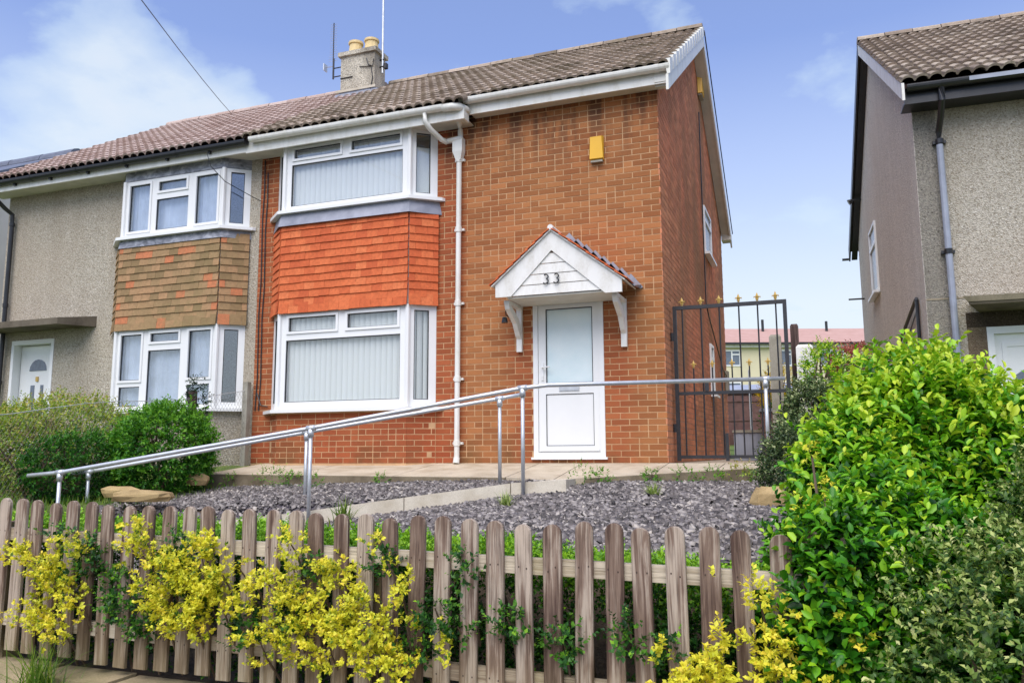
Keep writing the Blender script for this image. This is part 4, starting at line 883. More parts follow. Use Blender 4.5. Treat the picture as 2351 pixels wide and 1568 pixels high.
# ================================================================== right-hand house (own axes)
HR=thing('grey_house','grey pebbledash house on the right with a tan tiled roof and black gutter','house',(2.95,.9,-.14),.033,local=True)
b=MB(); frame_cells(b,Vector((0,0,0)),Vector((1,0,0)),Vector((0,-1,0)),0,5.9,-.6,4.66,[(.60,1.56,-.2,1.68)],-.25,0); obj('front_wall',b,DASHR,HR)
b=MB(); b.prism([(-.004,-.0,-.6),(-.004,7.44,-.6),(-.004,7.44,4.56),(-.004,3.72,6.98),(-.004,-.0,4.56)][::1],(.25,0,0)); obj('gable_wall',b,DASHS,HR)
b=MB(); b.box(.26,5.9,7.2,7.44,-.6,4.6); b.box(5.65,5.9,.26,7.19,-.6,4.6); b.box(.26,5.64,.26,7.19,4.5,4.6); b.box(.26,5.64,2.,2.1,-.5,4.5); obj('inner_structure',b,PLAST,HR)
REZ,REY=4.585,-.42; RSL=(7.19-REZ)/(3.72-REY)
b=MB(); b.hexa([(-.14,REY+.03,REZ-.06),(6,REY+.03,REZ-.06),(6,3.72,7.13),(-.14,3.72,7.13),(-.14,REY+.03,REZ-.01),(6,REY+.03,REZ-.01),(6,3.72,7.18),(-.14,3.72,7.18)]); b.hexa([(-.14,3.723,7.13),(6,3.723,7.13),(6,7.86,REZ-.06),(-.14,7.86,REZ-.06),(-.14,3.723,7.2),(6,3.723,7.2),(6,7.86,REZ+.01),(-.14,7.86,REZ+.01)]); rr=obj('roof',b,DWOOD,HR)
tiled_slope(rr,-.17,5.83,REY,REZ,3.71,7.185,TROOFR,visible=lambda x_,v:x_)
ridge(rr,-.16,5.8,3.72,7.22,TROOFR)
b=MB(); b.prism([(-.16,REY-.02,REZ-.22),(-.16,REY-.02,REZ-.01),(-.16,3.72,7.17),(-.16,3.72,6.98)],(.03,0,0)); obj('bargeboard',b,WOODW,rr)
b=MB(); b.prism([(-.165,7.9,REZ-.26),(-.165,7.9,REZ-.0),(-.165,3.723,7.2),(-.165,3.723,6.96)][::-1],(.03,0,0)); b.hexa([(-.12,3.73,6.93),(-.006,3.73,6.93),(-.006,7.8,REZ-.26),(-.12,7.8,REZ-.26),(-.12,3.73,6.95),(-.006,3.73,6.95),(-.006,7.8,REZ-.24),(-.12,7.8,REZ-.24)]); b.box(-.30,-.17,7.84,7.9,REZ-.24,REZ-.2); obj('rear_bargeboard',b,BLK,rr)
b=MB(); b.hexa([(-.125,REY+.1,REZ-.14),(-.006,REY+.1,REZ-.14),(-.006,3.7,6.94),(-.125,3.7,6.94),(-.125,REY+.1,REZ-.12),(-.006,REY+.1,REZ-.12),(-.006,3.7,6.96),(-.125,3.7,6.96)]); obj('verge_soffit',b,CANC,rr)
b=MB(); b.box(-.125,5.9,-.33,-.305,REZ-.23,REZ-.04); b.box(-.125,5.9,-.304,-.003,REZ-.215,REZ-.20); obj('fascia',b,BLK,HR)
gutter('gutter',-.1,5.9,-.395,REZ-.045,BLK,HR,joints=(.3,)); obj('gutter_face',MB().box(.55,5.9,-.4552,-.4515,REZ-.085,REZ-.035),BLUEP,HR)
b=MB(); b.tube([(.27,-.39,REZ-.09),(.27,-.37,REZ-.24),(.265,-.2,REZ-.42),(.26,-.08,REZ-.52),(.26,-.075,3.9)],.036,10); dpk=obj('downpipe',b,BLK,HR)
for z_ in (3.94,2.59,.93): b=MB(); b.tube([(.262,-.075,z_+.03),(.262,-.075,z_-.03)],.046,10); b.box(.19,.335,-.06,-.003,z_-.018,z_+.018); obj('pipe_clip',b,BLK,dpk)
obj('pipe_length',MB().tube([(.26,-.075,3.90),(.275,-.075,-.05)],.038,12),BLUEP,dpk)
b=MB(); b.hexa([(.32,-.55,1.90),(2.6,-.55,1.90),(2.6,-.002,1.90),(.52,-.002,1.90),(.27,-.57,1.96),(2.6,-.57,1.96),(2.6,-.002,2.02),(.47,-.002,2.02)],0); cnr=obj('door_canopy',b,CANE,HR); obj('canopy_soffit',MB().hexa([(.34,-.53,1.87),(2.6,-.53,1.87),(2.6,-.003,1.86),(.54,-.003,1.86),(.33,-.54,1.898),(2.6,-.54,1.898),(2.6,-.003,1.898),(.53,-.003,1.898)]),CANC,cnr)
obj('string_course',MB().box(.0,5.9,-.006,-.0005,2.03,2.05),CANE,HR)
obj('door_surround_patch',MB().box(.40,.598,-.005,-.0005,.55,1.86),m_dash('dark_brown_render',(.24,.19,.13),(.07,.05,.035),(.4,.35,.28),.7),HR);  # darker render strip left of the door, below the canopy
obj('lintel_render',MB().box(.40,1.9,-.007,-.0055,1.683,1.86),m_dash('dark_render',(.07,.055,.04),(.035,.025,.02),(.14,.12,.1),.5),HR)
b=MB(); frame_cells(b,Vector((.60,0,0)),Vector((1,0,0)),Vector((0,-1,0)),0,.96,-.15,1.68,[(.07,.89,-.10,1.60)],-.1,.012); obj('door_frame',b,UPVC,HR)
b=MB(); b.box(.672,1.488,.04,.08,-.098,1.598); drr=obj('door',b,UPVC,HR)
b=MB(); ring(b,Vector((0,.04,0)),Vector((1,0,0)),Vector((0,-1,0)),(.75,1.42,.1,1.50),.05,.001,.012); obj('door_moulding',b,UPVC,drr)
b=MB(); b.prism([(.86,.038,.55),(1.32,.038,.55),(1.32,.038,1.12),(1.2,.038,1.24),(.98,.038,1.20),(.86,.038,1.12)],(0,-.008,0)); gdr=obj('door_glass',b,LEADGL,drr)
for cx_,cz_ in ((.925,1.02),(.93,.84),(1.1,.93),(.95,.68)):
    b=MB(); b.tube([(cx_+.040*math.cos(t),.026,cz_+.040*math.sin(t)) for t in np.linspace(0,2*pi,17)],.012,5,caps=False); obj('glass_ring',b,UPVC,gdr)
side_window(-.004,4.3,5.25,3.0,4.22,HR,UPVC,-1)
b=MB(); b.tube([(-.04,.42,1.3),(-.04,.42,2.12),(-.04,.44,2.14),(-.04,2.2,1.80)],.024,6); b.tube([(-.03,.5,2.02),(-.03,2.0,1.62)],.012,5); b.box(-.06,-.02,1.0,1.12,1.1,1.55); obj('side_pipe',b,BLK,HR)
b=MB(); b.tube([(-.005,6.3,5.2),(-.16,6.3,5.2)],.02,6); b.tube([(-.16,6.3,5.2),(-.24,6.3,5.16)],[.03,.06],8); obj('security_light',b,BLK,HR)
obj('overflow_pipe',MB().tube([(-.0,6.9,3.32),(-.30,6.9,3.32)],.018,6),BLK,HR)

# ================================================================== garden gate at the side passage
G=thing('iron_gate','tall black iron side gate with gold fleur-de-lis finials','gate',(.72,.4,0))
def bar(name,x0,y0,z0,x1,y1,z1,r,n=6): return obj(name,MB().tube([(x0,y0,z0),(x1,y1,z1)],r,n),IRON,G)
b=MB(); b.box(.04,.085,.38,.42,.02,1.93); b.box(1.345,1.39,.38,.42,.02,1.93); b.box(.086,1.344,.38,.42,1.885,1.93); b.box(.086,1.344,.385,.415,.82,.86); b.box(.086,1.344,.385,.415,.05,.09); obj('gate_frame',b,IRON,G)
def fleur(x,y,z,s):
    b=MB(); b.tube([(x,y,z),(x,y,z+.25*s),(x,y,z+.55*s),(x,y,z+s)],[.12*s,.10*s,.20*s,.012*s],6)
    for sg in (-1,1): b.tube([(x,y,z+.22*s),(x+sg*.16*s,y,z+.50*s),(x+sg*.32*s,y,z+.52*s),(x+sg*.36*s,y,z+.38*s)],[.08*s,.09*s,.07*s,.03*s],5)
    b.tube([(x,y,z+.18*s),(x,y,z+.26*s)],.20*s,6); return b
for i,x_ in enumerate((.155,.384,.606,.838,1.057,1.267)):
    bar('bar',x_,.4,.06,x_,.4,1.93,.0105); obj('finial',fleur(x_,.4,1.93,.11),GOLD,G)
for x_ in (.272,.497,.73,.932,1.147): bar('bar',x_,.4,.06,x_,.4,1.16,.0095); obj('finial',fleur(x_,.4,1.15,.095),GOLD,G)
b=MB()
for z_ in (1.55,.42): b.tube([(.045,.4,z_),(-.0,.40,z_)],.016,6); b.tube([(.02,.4,z_-.05),(.02,.4,z_+.05)],.02,8)
obj('hinge',b,IRON,G)
obj('latch',MB().box(.40,.45,.37,.3845,.861,1.0),IRON,G); obj('drop_bolt',MB().box(.62,.66,.37,.3845,.02,.35),IRON,G)

# things in the passage and beyond
def post(name,label,x,y,z0,z1,w,d,mat,cap=None):
    b=MB(); b.box(x-w/2,x+w/2,y-d/2,y+d/2,z0,z1-.03); b.hexa([(x-w/2,y-d/2,z1-.03),(x+w/2,y-d/2,z1-.03),(x+w/2,y+d/2,z1-.03),(x-w/2,y+d/2,z1-.03),(x-w*.36,y-d*.36,z1),(x+w*.36,y-d*.36,z1),(x+w*.36,y+d*.36,z1),(x-w*.36,y+d*.36,z1)]); o=obj(name,b,mat); return tag(o,label,'post')
post('concrete_post','grey concrete post just inside the iron gate',1.20,1.5,-.1,1.66,.15,.12,GREYC)
post('timber_post','tall dark timber post right of the concrete post',1.45,1.25,-.1,1.75,.10,.10,DWOOD)
post('white_post','short white painted post beside the dark timber post',1.56,1.1,-.1,1.46,.20,.10,WOODW)
t=thing('storage_box','blue grey storage box standing in the side passage','storage box',(.64,3.6,0))
obj('body',MB().box(.44,.86,3.5,3.9,.0,.43),PANELB,t); obj('lid',MB().box(.42,.88,3.47,3.93,.431,.47),GREYC,t)
for x_ in (.52,.655,.79): obj('rib',MB().box(x_-.01,x_+.01,3.485,3.4995,.03,.41),PANELB,t)
t=thing('wheelie_bin','dark brown bin behind the handrail end post','bin',(1.07,3.2,0))
b=MB(); b.hexa([(.92,3.0,.06),(1.26,3.0,.06),(1.26,3.4,.06),(.92,3.4,.06),(.88,2.95,.72),(1.30,2.95,.72),(1.30,3.45,.72),(.88,3.45,.72)]); obj('body',b,FENCEB,t); obj('lid',MB().hexa([(.86,2.92,.721),(1.32,2.92,.721),(1.32,3.48,.721),(.86,3.48,.721),(.88,2.95,.76),(1.30,2.95,.76),(1.30,3.48,.80),(.88,3.48,.80)]),BLK,t)
t=thing('garden_fence','low brown board fence across the far end of the back garden','fence',(-.2,18.8,.4))
for i in range(26): x_=-2.6+i*.2; obj('board',MB().box(x_,x_+.185,18.8,18.82,.9+.0*i,2.05+.02*math.sin(i)),FENCEB,t)
for z_ in (1.2,1.85): obj('rail',MB().box(-2.6,2.6,18.77,18.799,z_,z_+.07),FENCEB,t)
t=thing('garden_shed','low shed with a pale grey flat roof behind the far fence','shed',(-.5,21,.5))
obj('wall',MB().box(-2.6,1.4,20.5,23,.4,2.3),FENCEB,t); obj('roof',MB().hexa([(-2.8,20.3,2.31),(1.6,20.3,2.31),(1.6,23.2,2.7),(-2.8,23.2,2.7),(-2.8,20.3,2.38),(1.6,20.3,2.38),(1.6,23.2,2.78),(-2.8,23.2,2.78)]),PANELB,t)
t=thing('clothes_pole','thin white clothes pole standing in the back garden','pole',(.42,9.,0)); obj('pole',MB().tube([(.34,9.,.0),(.34,9.,1.95)],.028,8),UPVC,t)
t=thing('garden_bench','small dark bench on the back lawn','bench',(-.3,14.5,.25))
obj('seat',MB().box(-1.0,.25,14.3,14.7,.62,.67),FENCEB,t); obj('backrest',MB().box(-1.0,.25,14.68,14.72,.7,1.0),FENCEB,t)
for x_ in (-.95,.15): obj('leg',MB().box(x_,x_+.06,14.3,14.72,.15,.62),FENCEB,t)

# background terrace
HB=thing('background_house','long cream house with a pink roof on the rise behind','house',(.8,55.4,3.4),math.radians(20.4),local=True)
b=MB(); b.box(-11,9,0,8,-2,5.05); obj('wall',b,CREAM,HB)
b=MB(); b.hexa([(-11.4,-.45,4.98),(9.4,-.45,4.98),(9.4,4,6.65),(-11.4,4,6.65),(-11.4,-.45,5.10),(9.4,-.45,5.10),(9.4,4,6.80),(-11.4,4,6.80)]); b.hexa([(-11.4,4.01,6.65),(9.4,4.01,6.65),(9.4,8.4,5.),(-11.4,8.4,5.),(-11.4,4.01,6.80),(9.4,4.01,6.80),(9.4,8.4,5.1),(-11.4,8.4,5.1)]); rb_=obj('roof',b,BGROOF,HB)
obj('gutter',MB().box(-11.4,9.4,-.56,-.44,4.93,5.06),BLK,HB); obj('fascia',MB().box(-11.3,9.3,-.30,-.01,4.72,4.95),WOODW,HB)
for x_,h_ in ((-1.6,.9),(3.55,.75)): obj('flue',MB().tube([(x_,3.1,6.2),(x_,3.1,6.5+h_)],.11,8),BLK,rb_)
for x_,w_ in ((-.9,.9),(-5.,1.2),(2.6,1.9),(6.5,1.2)):
    b=MB(); frame_cells(b,Vector((x_-w_/2,0,0)),Vector((1,0,0)),Vector((0,-1,0)),0,w_,3.3,4.55,[(.08,w_*.42,3.4,4.45),(w_*.42+.1,w_-.08,3.4,4.15),(w_*.42+.1,w_-.08,4.25,4.45)],.002,.05); w_o=obj('window',b,UPVC,HB); obj('pane',MB().box(x_-w_/2+.05,x_+w_/2-.05,-.004,-.001,3.35,4.5),LEADGL,w_o)
    b=MB(); frame_cells(b,Vector((x_-w_/2,0,0)),Vector((1,0,0)),Vector((0,-1,0)),0,w_,.8,2.1,[(.08,w_-.08,.9,2.0)],.002,.05); w_o=obj('window',b,UPVC,HB); obj('pane',MB().box(x_-w_/2+.05,x_+w_/2-.05,-.004,-.001,.85,2.05),LEADGL,w_o)

# ================================================================== handrails
def rail(label,pts,posts,grp):
    t=thing('handrail',label,'handrail',(posts[0][0],posts[0][1],posts[0][2]),0,grp)
    obj('rail',MB().tube(pts,.0215,12),GALV,t,True)
    for x_,y_,z0,z1 in posts:
        obj('post',MB().tube([(x_,y_,z0),(x_,y_,z1-.02)],.0195,12),GALV,t,True)
        b=MB(); b.tube([(x_,y_,z1-.085),(x_,y_,z1-.01)],.030,12); d=Vector(pts[1])-Vector(pts[0]); d.normalize(); q=Vector((x_,y_,z1)); b.tube([q-d*.045,q+d*.045],.029,12); obj('clamp',b,GALV,t,True)
rail('galvanised handrail on the near side of the ramp, running on level past the door',[(-6.09,-3.40,-.088),(-5.68,-3.37,-.054),(-3.03,-2.83,.374),(-1.02,-2.25,.748),(-.78,-2.20,.772),(1.36,-.85,.875)],
     [(-5.68,-3.37,-.9,-.054),(-3.03,-2.83,-.62,.374),(-1.02,-2.25,-.30,.748),(1.175,-.97,-.05,.866)],'galvanised ramp handrails')
rail('shorter galvanised handrail on the house side of the ramp',[(-6.36,-2.75,-.096),(-6.03,-2.70,-.063),(-3.58,-2.10,.36),(-1.55,-1.5,.708),(-1.33,-1.45,.745)],
     [(-6.03,-2.70,-.6,-.063),(-3.58,-2.10,-.5,.36),(-1.55,-1.5,-.2,.708)],'galvanised ramp handrails')

# ================================================================== picket fence
PF=thing('picket_fence','weathered round-topped wooden picket fence along the front','fence',(-.6,-6.27,-1.))
def pale_mesh(seed):
    g=random.Random(seed); w=.0395+g.uniform(-.002,.002); H=.815; t=.011; b=MB(); out=[(-w,0),(w,0),(w*.99,H-w)]
    for k in range(1,8): a=pi*k/8; out.append((w*math.cos(a),H-w+w*math.sin(a)))
    out.append((-w*.99,H-w)); e=.006
    n=len(out); fr_=[(x_*(1-e/w),-t,z_*(1-.004)+.002) for x_,z_ in out]; sd_=[(x_,-t+.006,z_) for x_,z_ in out]; bk=[(x_,t,z_) for x_,z_ in out]
    o=0; b.v=fr_+sd_+bk; b.f=[tuple(range(n))]+[(i,n+i,n+(i+1)%n,(i+1)%n) for i in range(n)]+[(n+i,2*n+i,2*n+(i+1)%n,n+(i+1)%n) for i in range(n)]+[tuple(range(3*n-1,2*n-1,-1))]; b.m=[0]*len(b.f); b.r=[.5]*len(b.f)
    for zz_ in (.63,.15):
        for xx in (-.021,.020):
            xx+=g.uniform(-.005,.005); zq=zz_+g.uniform(-.012,.012); b.face([(xx+.0035*math.cos(k*pi/3),-t-.0006,zq+.0045*math.sin(k*pi/3)) for k in range(6)],1)
    return mesh('pale',b,[PALE,NAIL])
pm=[pale_mesh(i) for i in range(7)]
for i in range(-36,19):
    x_=-.6228+.13*i+random.uniform(-.006,.006); zt=-.1624-.001986*i+random.uniform(-.012,.010)
    link('pale',pm[i%7],PF,mw=Matrix.Translation((x_,-6.276+random.uniform(-.003,.003),zt-.815))@Matrix.Rotation(random.uniform(-.018,.018),4,'Y')@Matrix.Rotation(random.uniform(-.03,.03),4,'Z'))
for z_ in (-.352,-.815):
    for a,c in ((-5.3,-3.41),(-3.4,-1.5),(-1.49,.42),(.43,1.80)):
        za,zc_=z_-.0153*a-.0095,z_-.0153*c-.0095
        if z_<-.5: za,zc_=-.818-.028*(a+.7)*.7,-.818-.028*(c+.7)*.7
        b=MB(); y0,y1=-6.262,-6.225; hh=.034; l=c-a
        b.hexa([(y0,0,-hh),(y0,0,-hh)]+[] if False else [(-hh,y0,0),(hh,y0,0),(hh,y1,0),(-hh,y1,0),(-hh,y0,l),(hh,y0,l),(hh,y1,l),(-hh,y1,l)])
        ang=math.atan2(zc_-za,l); obj('rail',b,RAILW,PF,mw=Matrix.Translation((a,0,za))@Matrix.Rotation(pi/2-ang,4,'Y'))
for x_ in (-4.9,-2.75,-.36,1.74): obj('post',MB().box(x_-.05,x_+.05,-6.22,-6.12,-1.1,-.26),DWOOD,PF)
RW=thing('retaining_wall','low sandstone block wall under the picket fence','wall',(-.6,-6.4,-1.6))
xb=-6.
while xb<5:
    l=random.uniform(.42,.62)
    for k in range(3):
        o_=(k%2)*.2; b=MB(); x0_,x1_=xb+o_+.005,xb+l+o_-.005; zt=-1.0-.018*(xb+2.6)-k*.21; j=random.uniform(-.01,.01); yy=-6.41+(.0 if k else -.03)+j
        b.hexa([(x0_,yy+.006,zt-.2),(x1_,yy,zt-.2),(x1_,-6.33,zt-.2),(x0_,-6.33,zt-.2),(x0_+.004,yy+.012,zt),(x1_-.004,yy+.01,zt),(x1_-.004,-6.2,zt),(x0_+.004,-6.2,zt)]); obj('block',b,WALLST,RW)
    xb+=l

# ================================================================== stones
def rock(name,label,cat,c,s,seed,mat=STONE):
    g=random.Random(seed); b=MB(); n=9; pts=[]
    for k,(zz_,sc) in enumerate(((-1,.85),(-.2,1.),(.45,.95),(1,.62))):
        for j in range(n): a=2*pi*j/n; r=sc*g.uniform(.82,1.12); pts.append((c[0]+s[0]*r*math.cos(a),c[1]+s[1]*r*math.sin(a),c[2]+s[2]*(zz_+g.uniform(-.12,.12))))
    b.v=pts; b.f=[(k*n+j,k*n+(j+1)%n,(k+1)*n+(j+1)%n,(k+1)*n+j) for k in range(3) for j in range(n)]+[tuple(3*n+j for j in range(n)),tuple(reversed(range(n)))]; b.m=[0]*len(b.f); b.r=[.5]*len(b.f)
    return tag(obj(name,b,mat),label,cat)
rock('stone','buff boulder at the right edge of the slate bed','stone',(1.27,-3.1,-.25),(.15,.12,.10),3)
rock('stone','flat buff stone slab beside the left bush, largest of the three','stone',(-5.0,-2.95,-.30),(.42,.16,.055),5)
rock('stone','small buff stone at the left end of the path','stone',(-5.35,-1.75,-.17),(.14,.12,.07),6)
rock('stone','tilted narrow buff stone left of the big slab','stone',(-5.55,-2.7,-.28),(.30,.08,.06),7)
# ================================================================== boundary chain-link fence and plants on the left
CF=thing('chain_link_fence','sagging chain link fence on the boundary beside the pebbledash house','fence',(-6.2,-2,0))
def bx(s): return -5.96-.14*s   # s: metres in front of the house
def bz(s): return -.05-.13*s
for s_,h_ in ((.12,1.22),(1.05,1.15),(2.6,.55),(4.2,.6)): obj('post',MB().box(bx(s_)-.04,bx(s_)+.04,-s_-.04,-s_+.04,bz(s_)-.1,bz(s_)+h_),DWOOD if s_>1 else GREYC,CF)
b=MB()
for k in range(-24,100):
    for sg in (1,-1):
        pts=[]
        for q in range(7):
            h_=1.08*q/6; s_=.055*k+sg*h_*.62+ (0 if sg>0 else .66)
            if .1<s_<4.6: pts.append((bx(s_)+.012*sg,-s_,bz(s_)+h_*(1.02-.05*math.sin(s_*1.3)**2)))
        if len(pts)>1: b.tube(pts,.0016,3,caps=False)
obj('wire_mesh',b,WIRE,CF,kind='stuff')
obj('top_wire',MB().tube([(bx(s_),-s_,bz(s_)+1.08*(1.02-.05*math.sin(s_*1.3)**2)) for s_ in np.linspace(.1,4.6,12)],.004,4),GALV,CF)
shrub('ivy_clump','dark ivy wrapped round the chain link fence post','ivy',(-6.02,-1.05,.78),(.13,.13,.42),170,5,.07,.045,L_IVY,41,.1,.1,.7,up=.1,stem=False,shell=.3)
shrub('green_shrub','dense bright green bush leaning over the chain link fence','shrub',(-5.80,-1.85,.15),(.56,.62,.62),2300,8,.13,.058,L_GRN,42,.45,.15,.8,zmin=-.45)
shrub('olive_hedge','straggly olive hedge with pinkish gaps behind the chain link','hedge',(-7.9,-1.75,.15),(1.7,.45,.62),4200,7,.17,.055,L_OLIVE,43,.25,.2,.75,zmin=-.5,lumps=16)
shrub('olive_hedge','yellow green hedge top near the white neighbouring door','hedge',(-9.6,-1.3,.22),(1.6,.5,.5),2600,7,.16,.058,L_OLIVE,44,.3,.3,.8,zmin=-.5,lumps=14)
shrub('dry_climber','brown dry stems tangled in the chain link mesh','climber',(-6.5,-3.0,.02),(.30,.95,.45),420,6,.14,.035,L_DEAD,45,.1,.1,.9,zmin=-.5,lumps=12)
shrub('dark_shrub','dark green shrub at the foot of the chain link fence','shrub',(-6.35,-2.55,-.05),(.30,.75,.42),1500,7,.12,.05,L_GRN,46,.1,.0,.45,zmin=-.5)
# lawn blades on the left
n=9000; g=np.random.default_rng(5); x=g.uniform(-10,-5.1,n); y=g.uniform(-5.7,-1.2,n); z=garden_z(x,y); ang=g.uniform(0,2*pi,n); L=g.uniform(.05,.12,n); d=np.stack([np.cos(ang)*L*.4,np.sin(ang)*L*.4,L],1); sd_=np.stack([-np.sin(ang),np.cos(ang),0*ang],1)*.006
b0=np.stack([x,y,z],1); V=np.stack([b0-sd_,b0+sd_,b0+d],1).reshape(-1,3); F=np.arange(n*3).reshape(-1,3)
o=link('grass',npmesh('grass',V,F,L_GRASS,g.uniform(0,1,n))); o['kind']='stuff'; o['label']='rough grass on the left side of the garden'

# ================================================================== box hedge behind the pickets
HG=thing('box_hedge','clipped green hedge directly behind the picket fence','hedge',(-.6,-5.9,-1.))
def htop(x): return np.interp(x,[-3.6,-2.2,-1.0,-.4,.4,.9,1.6],[-.305,-.305,-.305,-.33,-.36,-.40,-.43])
g=np.random.default_rng(21); n=20500
x=g.uniform(-5.2,1.9,n); face=g.uniform(0,1,n); zt=htop(x)+.018*np.sin(x*9)+.012*g.normal(size=n)
y=np.where(face<.62,-6.175+.09*np.abs(g.normal(size=n)),g.uniform(-6.12,-5.72,n)); z=np.where(face<.62,-1.0+(zt+1.0)*g.uniform(0,1,n)**.8,zt-.03*np.abs(g.normal(size=n)))
gap=np.sin(x*5.3+z*7)+np.sin(x*11.7-z*3.1)+.6*g.normal(size=n); ok=(face>=.62)|(gap>-.75)|(z>zt-.17); x,y,z,zt,face=x[ok],y[ok],z[ok],zt[ok],face[ok]; n=len(x)
dirs=np.stack([.5*g.normal(size=n),np.where(face<.62,-.8,0)+.5*g.normal(size=n),.6+.4*g.normal(size=n)],1)
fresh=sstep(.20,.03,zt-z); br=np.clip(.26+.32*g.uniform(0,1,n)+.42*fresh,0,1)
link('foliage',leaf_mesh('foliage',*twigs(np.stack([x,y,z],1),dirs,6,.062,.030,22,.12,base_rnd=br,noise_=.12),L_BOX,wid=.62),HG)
b=MB()
for x_ in np.arange(-5.1,1.9,.22): b.tube([(x_,-5.85,-1.05),(x_+random.uniform(-.06,.06),-5.87,-.6),(x_+random.uniform(-.1,.1),-5.9,-.33)],[.014,.010,.005],5)
obj('stem',b,STEM,HG)
# sprays of dark green pushing through the gaps
def sprays(parent_label,cat,name,spots,mat,seed,ls,tl,nl,group=None,lo=.2,hi=.9,y=-6.34,wid=.68,ntw=26,r=.075,thin=0):
    t=thing(name,parent_label,cat,(spots[0][0],y,spots[0][1]),0,group); P=[];D=[];g=np.random.default_rng(seed)
    main=list(spots)
    if thin: spots=main+[(q[0]+g.normal()*(q[2]+.05),q[1]+abs(g.normal())*(q[3]*.8+.03)-.02,g.uniform(.018,.034),g.uniform(.03,.07)) for q in main for _ in range(2)]
    for (x_,z_,rx_,rz_) in spots:
        k=int(ntw*max(.3,(rx_*rz_)/(r*r))); u=g.uniform(0,2*pi,k); q=np.sqrt(g.uniform(0,1,k))
        P.append(np.stack([x_+rx_*q*np.cos(u),y+.045*g.normal(size=k)+.03*q,z_+rz_*q*np.sin(u)],1)); D.append(np.stack([.6*np.cos(u)+.4*g.normal(size=k),-.55+.35*g.normal(size=k),.55+.5*np.sin(u)*.6+.3*g.normal(size=k)],1))
    P=np.concatenate(P);D=np.concatenate(D)
    if thin: k=(np.sin(P[:,0]*31+2*np.sin(P[:,2]*17))+np.sin(P[:,2]*27+P[:,0]*13)+.7*g.normal(size=len(P)))>thin-1.; P=P[k];D=D[k]
    br=g.uniform(lo,hi,len(P))
    link('foliage',leaf_mesh('foliage',*twigs(P,D,nl,tl,ls,seed+1,.15,base_rnd=br,noise_=.15),mat,wid=wid,fold=.12),t)
    b=MB(); 
    for (x_,z_,rx_,rz_) in main: b.tube([(x_+.02,-6.2,max(-1.0,z_-rz_-.25)),(x_,y+.07,z_-rz_*.4),(x_-.01,y+.03,z_+rz_*.6)],[.007,.005,.003],5)
    obj('stem',b,STEM,t,kind='stuff'); return t
sprays('dark green sprays poking between the pickets of the fence','shrub','hedge_spray',[(-1.98,-.42,.06,.12),(-1.80,-.62,.06,.14),(-1.62,-.70,.07,.12),(-1.40,-.42,.05,.14),(-1.26,-.60,.07,.10),(-.98,-.72,.06,.10),(-.72,-.66,.08,.08),(-.62,-.42,.04,.06),(-.25,-.40,.05,.08),(.02,-.60,.07,.07),(.13,-.66,.06,.05),(.16,-.40,.04,.08),(.36,-.62,.06,.07),(.60,-.68,.06,.08),(.88,-.62,.05,.08),(1.02,-.66,.05,.06),(-.05,-.75,.05,.05),(-2.15,-.30,.04,.05)],L_BOX,61,.03,.07,7,lo=.25,hi=.62,ntw=44)
YG='golden euonymus growing through the picket fence'
# golden euonymus clusters (x, z, half width, half height)
sprays('golden euonymus clump at the left end of the picket fence','shrub','golden_euonymus',[(-2.18,-.62,.13,.15),(-2.12,-.50,.09,.10),(-2.24,-.48,.06,.06),(-2.33,-.44,.09,.035),(-2.12,-.78,.12,.09),(-2.30,-.75,.05,.06),(-1.98,-.38,.035,.05),(-2.02,-.63,.05,.05),(-2.42,-.40,.05,.03)],L_YEL,71,.026,.050,9,YG,.12,.85,y=-6.40,ntw=36,thin=.6)
sprays('golden euonymus clump left of centre with a tall thin shoot beside it','shrub','golden_euonymus',[(-1.32,-.53,.22,.16),(-1.22,-.44,.12,.16),(-1.30,-.62,.20,.12),(-1.47,-.62,.07,.12),(-1.62,-.30,.045,.07),(-1.60,-.40,.04,.05),(-1.44,-.46,.05,.10),(-1.08,-.50,.09,.07),(-1.10,-.62,.12,.07),(-.98,-.46,.05,.05),(-1.24,-.36,.09,.05),(-1.26,-.72,.15,.05)],L_YEL,72,.026,.050,9,YG,.12,.85,y=-6.40,ntw=36,thin=.6)
sprays('biggest golden euonymus clump with pointed shoots in the middle of the fence','shrub','golden_euonymus',[(-.50,-.74,.34,.12),(-.56,-.64,.24,.12),(-.40,-.60,.16,.12),(-.68,-.48,.05,.12),(-.70,-.60,.08,.10),(-.55,-.46,.05,.09),(-.42,-.48,.07,.12),(-.28,-.60,.06,.12),(-.30,-.72,.14,.14),(-.18,-.64,.05,.09),(-.82,-.52,.05,.08),(-.78,-.64,.05,.07),(-.90,-.52,.045,.05),(-.85,-.80,.10,.08),(-.20,-.80,.08,.08),(-.09,-.68,.035,.09),(-.10,-.80,.045,.09),(-.17,-.42,.04,.04),(-.70,-.33,.04,.05)],L_YEL,73,.025,.048,9,YG,.12,.85,y=-6.40,ntw=36,thin=.6)
sprays('golden euonymus clump at the right end against the big bush','shrub','golden_euonymus',[(1.36,-.66,.15,.06),(1.32,-.76,.16,.07),(1.24,-.70,.08,.08),(1.10,-.70,.05,.07),(1.12,-.78,.07,.05),(1.46,-.72,.08,.07),(1.40,-.48,.05,.06),(1.46,-.46,.05,.03),(1.36,-.56,.04,.04)],L_YEL,74,.028,.055,9,YG,.3,.9,y=-6.42,ntw=36,thin=.6)
for i,(x_,z_,l_) in enumerate(((-2.08,-.86,'tall tuft of long green grass growing up the wall at the left'),(-2.0,-.98,'lower tuft of long green grass drooping down the wall face'))): blades('grass_tuft',l_,'grass',x_,-6.52,z_-.22,130,.32,L_GRASS,300+i,1.1,.007,'long grass tufts on the wall')
